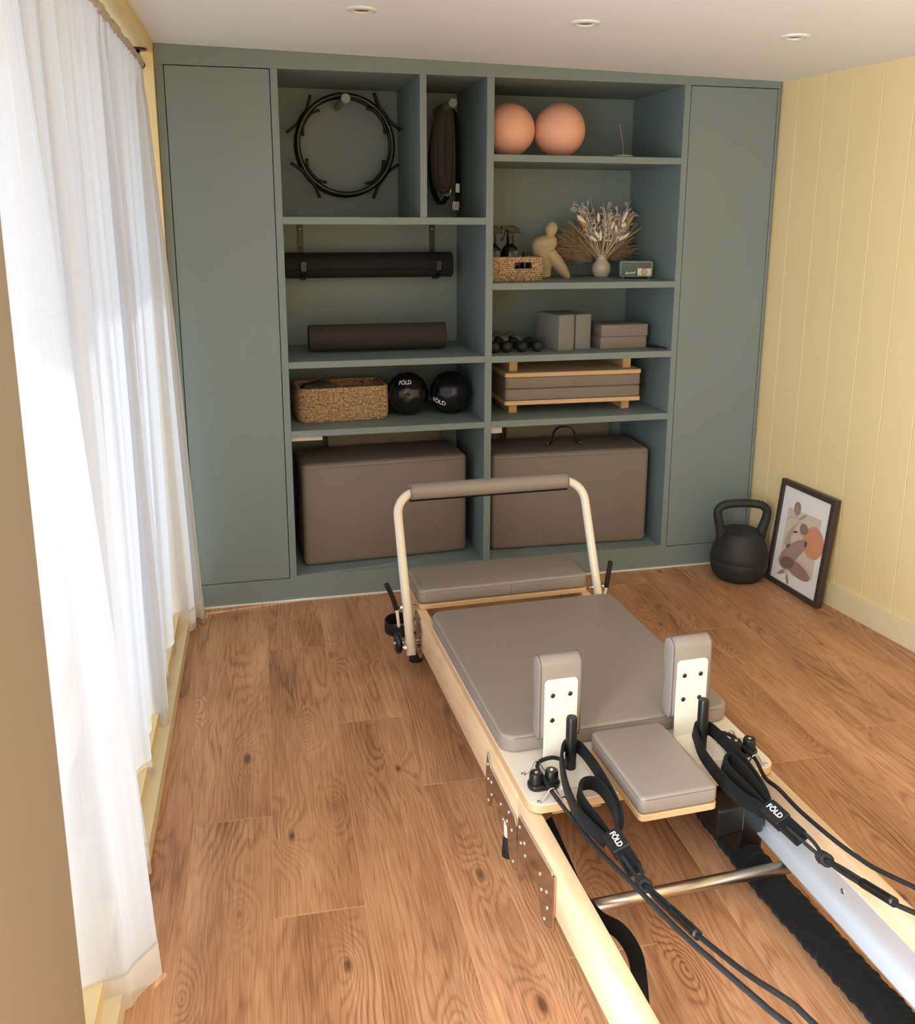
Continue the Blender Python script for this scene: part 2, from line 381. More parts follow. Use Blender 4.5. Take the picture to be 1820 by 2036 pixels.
def sph(bm, c, r, seg=24, M=None):
    t = bmesh.new(); bmesh.ops.create_uvsphere(t, u_segments=seg, v_segments=max(8, seg // 2), radius=1.0)
    S = Matrix.Translation(c) @ (M if M else Matrix.Identity(4)) @ Matrix.Diagonal((*(r if isinstance(r, (tuple, list)) else (r, r, r)), 1))
    merge(bm, t, S)
def prism(bm, outline, axis, d0, d1, bev=0.0, seg=2):
    """extrude 2-D outline; axis 'x': outline=(y,z), 'y': (x,z), 'z': (x,y)"""
    t = bmesh.new()
    def P(q, d): return {'x': (d, q[0], q[1]), 'y': (q[0], d, q[1]), 'z': (q[0], q[1], d)}[axis]
    A = [t.verts.new(P(q, d0)) for q in outline]; B = [t.verts.new(P(q, d1)) for q in outline]
    n = len(outline)
    fa = t.faces.new(A); fb = t.faces.new(B[::-1])
    for i in range(n): t.faces.new((A[i], B[i], B[(i + 1) % n], A[(i + 1) % n]))
    if bev > 0:
        bmesh.ops.recalc_face_normals(t, faces=t.faces)
        ed = list(fa.edges) + list(fb.edges)
        bmesh.ops.bevel(t, geom=ed, offset=bev, segments=seg, profile=0.5, affect='EDGES')
    merge(bm, t)
def rrect(x0, x1, y0, y1, r, n=6):
    out = []
    for cx, cy, a in ((x1 - r, y1 - r, 0), (x0 + r, y1 - r, 90), (x0 + r, y0 + r, 180), (x1 - r, y0 + r, 270)):
        for i in range(n + 1): out.append((cx + r * math.cos(R(a + 90 * i / n)), cy + r * math.sin(R(a + 90 * i / n))))
    return out
def slab(name, x0, x1, y0, y1, z0, z1, rad, m, parent=None, bev=0.0, seg=3, smooth=False):
    bm = bmesh.new(); prism(bm, rrect(x0, x1, y0, y1, rad), 'z', z0, z1, bev, seg)
    return obj(name, bm, m, parent, smooth)
def autosmooth(o, ang=40):
    me = o.data
    for p in me.polygons: p.use_smooth = True
    me.set_sharp_from_angle(angle=R(ang))
    return o
def text_bm(s, size, depth=0.0008, shear=0.0, bold=0.0):
    cu = bpy.data.curves.new('lettering_curve', 'FONT'); cu.body = s; cu.size = size; cu.extrude = depth
    cu.align_x = 'CENTER'; cu.align_y = 'CENTER'; cu.shear = shear; cu.offset = bold; cu.resolution_u = 3
    o = bpy.data.objects.new('lettering_tmp', cu); COL.objects.link(o)
    dg = bpy.context.evaluated_depsgraph_get(); ev = o.evaluated_get(dg); me = ev.to_mesh()
    bm = bmesh.new(); bm.from_mesh(me); ev.to_mesh_clear()
    bpy.data.objects.remove(o); bpy.data.curves.remove(cu)
    return bm
def copy_tree(o, parent=None):
    c = o.copy(); COL.objects.link(c); c.parent = parent
    for ch in list(o.children): copy_tree(ch, c)
    return c

# ================================================================== SETTING
PHI = -0.0245                      # floorboards and the window wall run slightly off the shelving
def lw(y): return 0.150 + 0.0265 * y          # x of the left wall face
def rw(y): return 2.815 - 0.115 * y           # x of the right skirting face
YN = -4.7
# ---- floor
floor = struct(obj('floor', (lambda b: (bx(b, -0.3, 3.7, YN - .1, 0.6, -0.06, -0.0014), b)[1])(bmesh.new()), mat('underlay_bevel_glint', (214, 168, 120), 0.6), None))  # light tan in the plank gaps paints the glint of the bevels
PX = [-0.1820, 0.0397, 0.2614, 0.4764, 0.6981, 0.9205, 1.1377, 1.3549, 1.5722, 1.7894, 2.0066, 2.2238, 2.438, 2.6525, 2.8662, 3.08, 3.2950]
JOINT = {2: -1.538, 3: -0.485, 4: -1.08, 5: -1.485, 6: -0.75, 7: -0.2, 8: -1.15, 9: -0.6, 10: -0.133, 11: -0.656, 12: -1.462, 13: -0.69, 14: -1.2, 15: -0.3, 1: -0.8, 0: -0.3}
LEN = 1.46
for i in range(len(PX) - 1):
    j0 = JOINT.get(i, -0.7)
    ys = [j0 + k * LEN for k in range(-4, 3)]
    ys = [y for y in ys if YN < y < 0.02]
    cuts = [YN] + ys + [0.03]
    for a, b in zip(cuts[:-1], cuts[1:]):
        if b - a < 0.02: continue
        bm = bmesh.new(); g = 0.0009; w = PX[i + 1] - PX[i]; cl = b - a
        bx(bm, -w / 2 + g, w / 2 - g, -cl / 2 + g, cl / 2 - g, -0.012, 0.0, 0.0009, 1)
        o = obj('floor_plank', bm, OAK, floor)
        xm = (PX[i] + PX[i + 1]) / 2; ym = (a + b) / 2
        o.location = (xm + 0.0245 * ym, ym - 0.0245 * (xm - 1), 0); o.rotation_euler = (0, 0, PHI)

# ---- ceiling (slopes down a little to the right)
def cz(x): return 2.302 - 0.0169 * (x - 0.15)
bm = bmesh.new()
prism(bm, [(-0.3, cz(-0.3)), (3.6, cz(3.6)), (3.6, cz(3.6) + 0.08), (-0.3, cz(-0.3) + 0.08)], 'y', YN - .1, 0.62)
struct(obj('ceiling', bm, WHITEC))

# ---- back wall behind the shelving, front wall behind the camera
struct(box('wall_back', -0.3, 3.6, 0.575, 0.62, 0, 2.3, CREAM))
struct(box('wall_front', -0.3, 3.7, YN - 0.1, YN, 0, 2.32, CREAM))

# ---- right wall: wide tongue and groove boards, skirting below
wr = bpy.data.objects.new('wall_right', None)
bm = bmesh.new()
prism(bm, [(rw(0.6) + 0.03, 0.6), (rw(YN) + 0.03, YN), (rw(YN) + 0.12, YN), (rw(0.6) + 0.12, 0.6)], 'z', 0, 2.32)
wr = struct(obj('wall_right', bm, mat('cream_groove_backing', (214, 190, 120), 0.7)))  # wall backing, a deeper cream seen between the boards
ys = [0.56, 0.225, 0.063 - 0.0, -0.101, -0.265, -0.428] + [-0.428 - 0.1625 * k for k in range(1, 27)]
ang = math.atan(-0.115)
for a, b in zip(ys[1:-1], ys[2:]):
    if b < YN: b = YN
    if a <= YN: break
    L = (a - b) * math.hypot(1, 0.115)
    bm = bmesh.new(); bx(bm, 0, 0.014, -L / 2 + 0.001, L / 2 - 0.001, 0.09, 2.275, 0.0022, 1)
    ym = (a + b) / 2
    o = obj('wall_board', bm, CREAM, wr); o.location = (rw(ym) + 0.016, ym, 0); o.rotation_euler = (0, 0, math.atan(0.115))
bm = bmesh.new()
prism(bm, [(rw(0.0), 0.0), (rw(YN), YN), (rw(YN) + 0.02, YN), (rw(0) + 0.02, 0.0)], 'z', 0, 0.1)
struct(obj('baseboard_right', bm, CREAM2))

# ---- left wall: pier near the camera, lintel, end return, low curb; full-height glazing set back
WNEAR = -2.40
bm = bmesh.new()
DY0, DY1 = -4.33, -2.92      # garden door opening, out of frame
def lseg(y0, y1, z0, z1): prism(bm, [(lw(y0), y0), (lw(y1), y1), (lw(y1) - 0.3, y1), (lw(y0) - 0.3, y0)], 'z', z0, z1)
lseg(DY0, YN, 0, 2.33); lseg(DY1, DY0, 2.15, 2.33)          # pier, far end and door head
prism(bm, [(lw(0.57), 0.57), (lw(-0.03), -0.03), (-0.25, -0.03), (-0.25, 0.57)], 'z', 0, 2.33)                       # end return
prism(bm, [(lw(-0.03), -0.03), (lw(WNEAR), WNEAR), (lw(WNEAR) - 0.3, WNEAR), (lw(-0.03) - 0.3, -0.03)], 'z', 2.262, 2.33)  # lintel
prism(bm, [(lw(-0.03) - .02, -0.03), (lw(WNEAR) - .02, WNEAR), (lw(WNEAR) - 0.3, WNEAR), (lw(-0.03) - 0.3, -0.03)], 'z', 0, 0.10)
struct(obj('wall_left', bm, CREAM))
bm = bmesh.new(); lseg(WNEAR, DY1, 0, 2.30); struct(obj('wall_left_pier', bm, mat('cream_pier_shaded', (158, 146, 130), 0.6, var=0.03, vscale=2)))  # pier of the cream wall, its dimness painted in as darker beige
bm = bmesh.new()
prism(bm, [(lw(-0.005) + 0.014, -0.005), (lw(-2.92) + 0.014, -2.92), (lw(-2.92) - 0.02, -2.92), (lw(-0.005) - 0.02, -0.005)], 'z', 0, 0.055)
struct(obj('baseboard_left', bm, CREAM2))
wn = struct(box('window_1', -0.16, -0.10, WNEAR, -0.03, 0.10, 0.16, CREAM2))
for y in (-0.09, -0.86, -1.63, WNEAR): box('window_post', -0.16, -0.10, y, y + 0.06, 0.16, 2.2, CREAM2, wn)
box('window_head', -0.16, -0.10, WNEAR, -0.03, 2.2, 2.262, CREAM2, wn)
for y0, y1 in ((-0.80, -0.09), (-1.57, -0.86), (-2.34, -1.63)): box('pane', -0.133, -0.127, y0, y1, 0.16, 2.2, GLASS, wn)

dr = struct(box('door_1', -0.16, -0.02, DY0, DY1, 0.0, 0.03, WHITE))
for y in (DY0, DY1 - 0.06): box('door_frame', -0.14, -0.06, y, y + 0.06, 0.03, 2.15, WHITE, dr)
box('door_frame', -0.14, -0.06, DY0 + 0.06, DY1 - 0.06, 2.09, 2.15, WHITE, dr)
box('pane', -0.103, -0.097, DY0 + 0.06, DY1 - 0.06, 0.03, 2.09, GLASS, dr)

struct(box('added_sun_eave', -0.72, -0.30, YN, 0.6, 2.30, 2.36, CREAM2))     # unseen eave, added to keep the sun off the curtain top

# ---- pale sealant line where the plinth meets the boards
bm = bmesh.new(); bx(bm, 0.168, 2.817, -0.008, 0.0, 0.0, 0.006)
struct(obj('trim_1', bm, SKIRTL))

# ================================================================== BUILT-IN SHELVING
XL, D1L, D1R, OL, ML, MR, PL, PR, OR_, D2L, D2R, XR = 0.1515, 0.1845, 0.5776, 0.6094, 1.1768, 1.2054, 1.4611, 1.4932, 2.3526, 2.3841, 2.8039, 2.8185
OT, OB, DT, DB = 2.2278, 0.1147, 2.2297, 0.1087
DEP = 0.55
U = thing('shelving_unit', 'sage green built-in shelving wall with a tall plain door at each end', 'shelving unit', (0, 0, 0))
box('back_panel', XL, XR, DEP, DEP + 0.018, 0.0, OT + 0.02, GREEN, U)
def upright(x0, x1, z0, z1): box('upright', x0, x1, 0.0, DEP, z0, z1, GREEN, U, 0.0012, 1)
upright(D1R + 0.003, OL, OB, OT); upright(PL, PR, OB, OT); upright(OR_, D2L - 0.003, OB, OT); upright(ML, MR, 1.6624, OT)
upright(XL, D1L - 0.003, 0.0, OT); upright(D2R + 0.003, XR, 0.0, OT)
def shelf(x0, x1, z0, z1): box('shelf', x0, x1, 0.0, DEP, z0, z1, GREEN, U, 0.0012, 1)
for z0, z1 in ((1.6324, 1.6624), (1.0393, 1.0678), (0.7429, 0.7708)): shelf(OL, PL, z0, z1)
for z0, z1 in ((1.8939, 1.9227), (1.3555, 1.3841), (1.0363, 1.0658), (0.742, 0.7713)): shelf(PR, OR_, z0, z1)
bm = bmesh.new()
prism(bm, [(XL, OT), (XR, OT), (XR, cz(XR) - 0.001), (XL, cz(XL) - 0.001)], 'y', 0.0, DEP)
obj('top_fascia', bm, GREEN, U)
box('plinth', D1L - 0.003, D2R + 0.003, 0.0, DEP, 0.0, DB - 0.003, GREEN, U)
box('bottom_panel', D1R + 0.003, D2L - 0.003, 0.0, DEP, DB - 0.003, OB, GREEN, U)
box('door', D1L, D1R, 0.001, 0.02, DB, DT - 0.005, GREEN, U, 0.001, 1)
box('door', D2L, D2R, 0.001, 0.02, DB, DT - 0.005, GREEN, U, 0.001, 1)
def peg(x, z, y0=0.2):
    bm = bmesh.new()
    prof = [(0, y0), (0.0175, y0), (0.0208, y0 + 0.004), (0.0208, y0 + 0.02), (0.0165, y0 + 0.06), (0.0165, DEP)]
    M = Matrix.Translation((x, 0, z)) @ Matrix.Rotation(R(-90), 4, 'X')
    lathe(bm, prof, 28, M); return autosmooth(obj('peg', bm, mat('sage_peg_paint', (124, 136, 128), 0.5), U))
peg(0.899, 2.150); peg(1.362, 2.146)
box('support_batten', OL + 0.0005, 0.742, 0.02, 0.16, 0.722, 0.7429, BATTEN, U)
box('support_batten', PR + 0.0005, 1.549, 0.02, 0.16, 0.712, 0.742, BATTEN, U)

# ================================================================== DOWNLIGHTS
for i, (x, y, lab) in enumerate(((0.835, -0.83, 'recessed white downlight in the ceiling, nearest the curtain'),
                                 (1.555, -0.875, 'recessed white downlight in the middle of the ceiling'),
                                 (2.30, -0.905, 'recessed white downlight in the ceiling, nearest the cream boarded wall'))):
    t = thing('downlight', lab, 'ceiling light', (x, y, cz(x)), group='ceiling downlights')
    t.rotation_euler = (0, math.atan(0.0169), 0)
    bm = bmesh.new(); lathe(bm, [(0.028, 0.0), (0.030, -0.007), (0.036, -0.0085), (0.047, -0.005), (0.049, 0.0)], 40)
    autosmooth(obj('trim_ring', bm, WHITE, t))
    bm = bmesh.new(); lathe(bm, [(0.0285, -0.001), (0.028, 0.0), (0.027, -0.002), (0, -0.0025)], 40)
    autosmooth(obj('lens', bm, LENS, t))

# ================================================================== CURTAIN AND ROD
rodx = lambda y: 0.108 + 0.0265 * y
ROD = thing('curtain_rod', 'black curtain rod on ceiling brackets in front of the window', 'curtain rod', (rodx(0), -0.1, 2.213))
RZ = 2.213
def rp(y, z=RZ): return (rodx(y) - rodx(0), y + 0.1, z - 2.213)
tube('rod', [rp(-0.075), rp(-2.36)], 0.0115, BLACKP, ROD, 14, path=False)
bm = bmesh.new(); cyl(bm, rp(-0.062), rp(-0.078), 0.017, 0.017, 20); autosmooth(obj('end_cap', bm, BLACKP, ROD))
for y in (-0.115, -2.2):
    bm = bmesh.new(); p = Vector(rp(y)); cyl(bm, p + Vector((0, 0, 0.008)), p + Vector((0, 0, 0.046)), 0.0065, 0.0065, 12)
    b = obj('bracket', bm, BLACKP, ROD, True)
    bm = bmesh.new(); cyl(bm, p + Vector((0, 0, 0.043)), p + Vector((0, 0, 0.0488)), 0.031, 0.031, 28); autosmooth(obj('flange', bm, BLACKP, b))

CT = thing('curtain', 'sheer white linen curtain gathered on the rod over the window', 'curtain', (0.1, -0.1, 0.0))
HEMC = [(-2.38, 0.00), (-2.27, -0.005), (-2.19, 0.03), (-2.12, 0.115), (-2.05, 0.178), (-1.99, 0.115), (-1.93, 0.045), (-1.84, 0.05), (-1.77, 0.10), (-1.71, 0.135), (-1.66, 0.09), (-1.58, 0.04), (-1.46, 0.055),
        (-1.34, 0.095), (-1.25, 0.055), (-1.13, 0.075), (-1.03, 0.11), (-0.95, 0.065), (-0.87, 0.09), (-0.80, 0.135), (-0.74, 0.085), (-0.62, 0.07), (-0.53, 0.115), (-0.45, 0.08), (-0.34, 0.10), (-0.24, 0.15), (-0.14, 0.195), (-0.085, 0.185)]
def hemx(y):
    for (a, xa), (b, xb) in zip(HEMC[:-1], HEMC[1:]):
        if a <= y <= b:
            t = (y - a) / (b - a); t = t * t * (3 - 2 * t); return xa + (xb - xa) * t
    return HEMC[0][1] if y < HEMC[0][0] else HEMC[-1][1]
NU, NV = 520, 70
ZT, ZB = 2.198, 0.016
rnd = random.Random(3)
FO = [(rnd.uniform(18, 60), rnd.uniform(0, 6.28), rnd.uniform(0.4, 1.0)) for _ in range(7)]
FT = [(rnd.uniform(70, 190), rnd.uniform(0, 6.28), rnd.uniform(0.5, 1.0)) for _ in range(6)]
def curt(u, v):
    """u 0..1 along the rod from the camera end, v 0 top .. 1 hem"""
    y0 = -2.365 + u * (2.365 - 0.085)
    f1 = sum(a * math.sin(k * y0 + p + 0.25 * math.sin(3 * v + p)) for k, p, a in FO) / 3.0
    f2 = sum(a * math.sin(k * y0 + p) for k, p, a in FT) / 3.0
    w = v ** 1.15
    x = rodx(y0) * (1 - w) + hemx(y0) * w
    ph = 2 * math.pi * y0 / 0.150 + 1.6 * math.sin(5.1 * y0) + 0.9 * math.sin(13.7 * y0 + 1) + 0.35 * math.sin(2.6 * v + 4 * y0)
    am = (0.45 + 0.55 * min(1, v * 3)) * (1 - 0.35 * v) * (0.75 + 0.35 * math.sin(7.3 * y0 + 2))
    x += 0.034 * am * math.sin(ph) + 0.007 * f1 * (0.4 + 0.6 * v) + 0.006 * f2 * (1 - 0.8 * min(1, v * 2.5)) + 0.0035 * math.sin(2.0 * ph + 5 * v) * am
    x += 0.003 * math.sin(9 * v + 30 * y0) * v
    y = y0 - 0.028 * am * math.sin(2 * ph) + 0.004 * math.sin(80 * y0) * v
    z = ZT + (ZB - ZT) * v + 0.006 * v * math.sin(13 * y0)
    if v < 0.06: x = x * (v / 0.06) + (rodx(y0) + 0.010 + 0.004 * f2) * (1 - v / 0.06)
    return x - 0.1, y + 0.1, z
def cloth_obj(name, v0, v1, nv, off, m):
    bm = bmesh.new(); uvl = bm.loops.layers.uv.new('UVMap'); g = []
    for i in range(NU + 1):
        row = []
        for j in range(nv + 1):
            u = i / NU; v = v0 + (v1 - v0) * j / nv
            x, y, z = curt(u, v); row.append((bm.verts.new((x + off, y, z)), u, v))
        g.append(row)
    for i in range(NU):
        for j in range(nv):
            q = (g[i][j], g[i + 1][j], g[i + 1][j + 1], g[i][j + 1])
            f = bm.faces.new([k[0] for k in q]); f.smooth = True
            for l, k in zip(f.loops, q): l[uvl].uv = (k[1], k[2])
    me = bpy.data.meshes.new(name); bm.to_mesh(me); bm.free(); me.materials.append(m)
    o = bpy.data.objects.new(name, me); COL.objects.link(o); o.parent = CT
    return o
cloth_obj('cloth', 0.0, 0.962, NV, 0.0, SHEER)
cloth_obj('hem', 0.958, 1.0, 6, 0.0012, HEMM)
# gathered rod pocket
bm = bmesh.new(); prof = circ(1, 14); pts = []; sc = []
n = 420
for i in range(n + 1):
    y = -2.36 + i / n * (2.36 - 0.083)
    pts.append((rodx(y) - 0.1, y + 0.1, RZ - 0.001 + 0.0015 * math.sin(60 * y)))
    sc.append(0.0175 + 0.0022 * math.sin(75 * y + 2 * math.sin(11 * y)) + 0.0014 * math.sin(190 * y) + 0.002 * math.sin(23 * y))
sweep(bm, pts, prof, scales=sc)
obj('heading', bm, HEADM, CT, True)

# ================================================================== SHELF CONTENTS
# ---- two pilates rings on the peg
def ring(name, label, cx, cy, cz_, r, angs, tilt):
    t = thing(name, label, 'exercise ring', (cx, cy, cz_), group='rings hung on the wide peg')
    t.rotation_euler = (R(tilt), 0, 0)
    bm = bmesh.new(); n = 72
    sweep(bm, [(r * math.cos(2 * math.pi * i / n), 0, r * math.sin(2 * math.pi * i / n)) for i in range(n)], [(a * 0.011, b * 0.008) for a, b in circ(1, 10)], True, upv=(0, 1, 0))
    obj('hoop', bm, BLACKP, t, True)
    for a in angs:
        for inner in (False, True):
            bm = bmesh.new(); rr = r + (0.011 if not inner else -0.013)
            pts = []
            for k in range(-8, 9):
                s = k / 8
                d = a + s * (22 if not inner else 21)
                fl = (0.036 if not inner else -0.014) * max(0, (abs(s) - 0.35) / 0.65) ** 1.5
                pts.append(((rr + fl) * math.cos(R(d)), 0, (rr + fl) * math.sin(R(d))))
            sweep(bm, pts, rrect(-0.0062, 0.0062, -0.017, 0.017, 0.005, 2), upv=(0, 1, 0))
            g = obj('grip_pad', bm, BLACKR, t, True)
        for s in (-1, 1):
            bm = bmesh.new(); q = a + s * 15
            sph(bm, (r * math.cos(R(q)), -0.012, r * math.sin(R(q))), 0.003, 8); obj('rivet', bm, CHROME, t, True)
ring('pilates_ring', 'black pilates ring in front on the peg, grips at upper right and lower left', 0.919, 0.415, 1.976, 0.212, (38, 220), 2)
ring('pilates_ring', 'black pilates ring behind on the peg, grips at upper left and lower right', 0.915, 0.45, 1.972, 0.213, (146, 322), 2)

# ---- straps hung on the narrow peg
def ribbon(name, pts, w, th, m, parent, k=8, closed=False, upv=None):
    bm = bmesh.new(); sweep(bm, smoothpath(pts, k, closed), rrect(-th / 2, th / 2, -w / 2, w / 2, th * 0.45, 2), closed, upv=upv)
    return obj(name, bm, m, parent, True)
S1 = thing('leg_strap', 'dark mauve padded strap loop hung on the narrow peg with a curved metal ring', 'strap', (1.36, 0.36, 2.1), group='straps on the narrow peg')
ribbon('loop', [(0.0, 0, 0.055), (-0.03, 0, 0.02), (-0.052, 0, -0.12), (-0.045, 0, -0.27), (-0.018, -0.012, -0.322), (0.012, -0.012, -0.322), (0.034, 0, -0.27), (0.036, 0, -0.12), (0.026, 0, 0.03), (0.014, 0, 0.055)], 0.036, 0.006, STRAPB, S1, upv=(0.5, -0.85, 0))
ribbon('inner_loop', [(-0.004, -0.01, 0.05), (-0.02, -0.01, -0.02), (-0.022, -0.01, -0.15), (-0.010, -0.012, -0.29), (0.006, -0.012, -0.29), (0.016, -0.01, -0.15), (0.016, -0.01, 0.0), (0.008, -0.01, 0.05)], 0.034, 0.006, STRAPB, S1, upv=(0.7, -0.7, 0))
tube('metal_ring', [(-0.006, -0.03, -0.335), (0.006, -0.034, -0.342), (0.018, -0.03, -0.332), (0.022, -0.03, -0.312)], 0.0022, CHROME, S1)
S2 = thing('leg_strap', 'black webbing strap with bright snap hooks, hung behind on the narrow peg', 'strap', (1.385, 0.41, 2.1), group='straps on the narrow peg')
ribbon('loop', [(0.0, 0, 0.055), (0.035, 0, 0.01), (0.047, 0, -0.12), (0.048, 0, -0.36), (0.045, -0.01, -0.40)], 0.03, 0.005, BLACKF, S2, upv=(0.6, -0.8, 0))
ribbon('loop', [(-0.004, 0, 0.055), (-0.05, 0, 0.0), (-0.078, 0, -0.15), (-0.072, 0, -0.30), (-0.035, 0, -0.375), (0.0, 0, -0.34)], 0.032, 0.005, BLACKF, S2, upv=(0.6, -0.8, 0))
box('care_tag', 0.034, 0.052, -0.018, -0.016, -0.325, -0.285, LETTER, S2)
for dx in (0.026, 0.036, 0.046):
    bm = bmesh.new(); n = 20
    sweep(bm, [(dx + 0.004 * math.cos(2 * math.pi * i / n), -0.014, -0.385 + 0.02 * math.sin(2 * math.pi * i / n)) for i in range(n)], circ(0.0018, 6), True, upv=(0, 1, 0)); obj('snap_hook', bm, CHROME, S2, True)

# ---- peach balls
def ball(x, y, z, r, label):
    t = thing('exercise_ball', label, 'ball', (x, y, z + r), group='peach balls on the top shelf')
    bm = bmesh.new(); sph(bm, (0, 0, 0), r, 48); obj('shell', bm, PINK, t, True)
    bm = bmesh.new(); n = 60; rr = r * 1.0005
    M = Euler((R(-52), R(18), R(-20))).to_matrix()
    c = 0.45 * r; q = math.sqrt(rr * rr - c * c)
    sweep(bm, [M @ Vector((q * math.cos(2 * math.pi * i / n), q * math.sin(2 * math.pi * i / n), c)) for i in range(n)], circ(0.0009, 5), True)
    obj('seam', bm, PINK, t, True)
ball(1.608, 0.17, 1.9227, 0.112, 'peach pink exercise ball half hidden by the shelf upright')
ball(1.838, 0.17, 1.9227, 0.116, 'peach pink exercise ball in full view on the top shelf')
# ---- incense holder
t = thing('incense_holder', 'small white incense dish with a thin stick on the top shelf', 'incense holder', (2.128, 0.12, 1.9227))
bm = bmesh.new(); lathe(bm, [(0, 0.002), (0.02, 0.0), (0.03, 0.003), (0.042, 0.011), (0.041, 0.013), (0.03, 0.008), (0.008, 0.008), (0.006, 0.016), (0.0, 0.017)], 32); autosmooth(obj('dish', bm, WHITE, t))
tube('stick', [(0, 0, 0.012), (-0.006, 0.01, 0.08), (-0.016, 0.02, 0.15)], 0.0009, STEM, t, 6)

# ---- baskets
def basket(name, label, loc, rotz, w, d, h, rows, rr, hole=None):
    t = thing(name, label, 'basket', loc, rotz)
    per = rrect(-w / 2, w / 2, -d / 2, d / 2, min(w, d) * 0.16, 8)
    P = []
    tot = 0; n = len(per); seg = []
    for i in range(n):
        a = Vector(per[i]); b = Vector(per[(i + 1) % n]); seg.append((a, b, (b - a).length)); tot += (b - a).length
    st = rr * 0.62; N = int(tot / st)
    def at(s):
        s %= tot
        for a, b, l in seg:
            if s <= l: return a + (b - a) * (s / l)
            s -= l
        return Vector(per[0])
    for j in range(rows):
        bm = bmesh.new() if j == 0 else bm
        z = rr * 0.9 + (h - 2.4 * rr) * j / (rows - 1); bulge = 1 + 0.02 * math.sin(math.pi * j / rows) - (0.02 if j == 0 else 0)
        runs = [[]]; scs = [[]]
        for i in range(N):
            p = at(i * st) * bulge
            inside = hole and p.y < -d / 2 * 0.9 and hole[0] < p.x < hole[1] and hole[2] < z < hole[3]
            if inside:
                if runs[-1]: runs.append([]); scs.append([])
                continue
            ph = (i + (j % 2) * 2.5) * 2 * math.pi / 5
            nrm = p.normalized()
            runs[-1].append((p.x + nrm.x * 0.14 * rr * math.sin(ph), p.y + nrm.y * 0.14 * rr * math.sin(ph), z + 0.10 * rr * math.cos(ph))); scs[-1].append(rr * (0.86 + 0.24 * math.sin(ph)))
        if len(runs) == 1:
            sweep(bm, runs[0], circ(1, 6), True, scales=scs[0], upv=(0, 0, 1))
        else:
            if len(runs) > 1 and runs[-1] and runs[0]: runs[0] = runs[-1] + runs[0]; scs[0] = scs[-1] + scs[0]; runs.pop(); scs.pop()
            for r_, s_ in zip(runs, scs):
                if len(r_) > 2: sweep(bm, r_, circ(1, 6), False, scales=s_, upv=(0, 0, 1))
    w_ = obj('woven_side', bm, WEAVE, t, True)
    # coiled rim
    bm = bmesh.new(); n = int(tot / (rr * 0.4)); rz = h - rr * 1.1
    for i in range(0, n):
        s = i * tot / n; p = at(s); q = at(s + rr * 0.5); c = Vector((p.x, p.y, rz)); tan = Vector((q.x - p.x, q.y - p.y, 0)).normalized(); nr = Vector((tan.y, -tan.x, 0))
        sag = -0.012 * h * 0
        pts = []
        for k in range(9):
            a = 2 * math.pi * k / 8 
            pts.append(c + nr * (rr * 1.15 * math.cos(a)) + Vector((0, 0, rr * 1.25 * math.sin(a))) + tan * (rr * 0.5 * k / 8))
        sweep(bm, pts, circ(rr * 0.34, 4), False)
    obj('coiled_rim', bm, WEAVE, t, True)
    bm = bmesh.new(); prism(bm, rrect(-w / 2 * 0.97, w / 2 * 0.97, -d / 2 * 0.97, d / 2 * 0.97, min(w, d) * 0.15), 'z', 0.001, 0.006); obj('base', bm, WEAVE, t)
    return t
basket('woven_basket', 'small seagrass basket with a slot handle holding black spray bottles', (1.632, 0.207, 1.3841), 0.015, 0.258, 0.17, 0.106, 11, 0.0058, hole=(-0.004, 0.074, 0.058, 0.086))
bk = basket('woven_basket', 'large rectangular seagrass basket with a curled rim beside the black medicine balls', (0.848, 0.275, 0.7708), 0.075, 0.395, 0.235, 0.152, 17, 0.0052)
# folded cloth inside the large basket
bm = bmesh.new(); g = []
for i in range(15):
    row = []
    for j in range(11):
        u = i / 14 - .5; v = j / 10 - .5
        row.append(bm.verts.new((u * 0.17, v * 0.15, 0.15 + 0.016 * math.cos(u * 3) * math.cos(v * 3) + 0.006 * math.sin(9 * u + 4 * v) - 0.5 * max(0, abs(u) - .42) - 0.5 * max(0, abs(v) - .42))))
    g.append(row)
for i in range(14):
    for j in range(10): bm.faces.new((g[i][j], g[i + 1][j], g[i + 1][j + 1], g[i][j + 1]))
bmesh.ops.solidify(bm, geom=bm.faces[:], thickness=0.03)
tag(obj('folded_cloth', bm, CLOTHG, None, True, (0.756, 0.285, 0.7708 - 0.004)), 'crumpled grey green cloth inside the large basket', 'cloth')

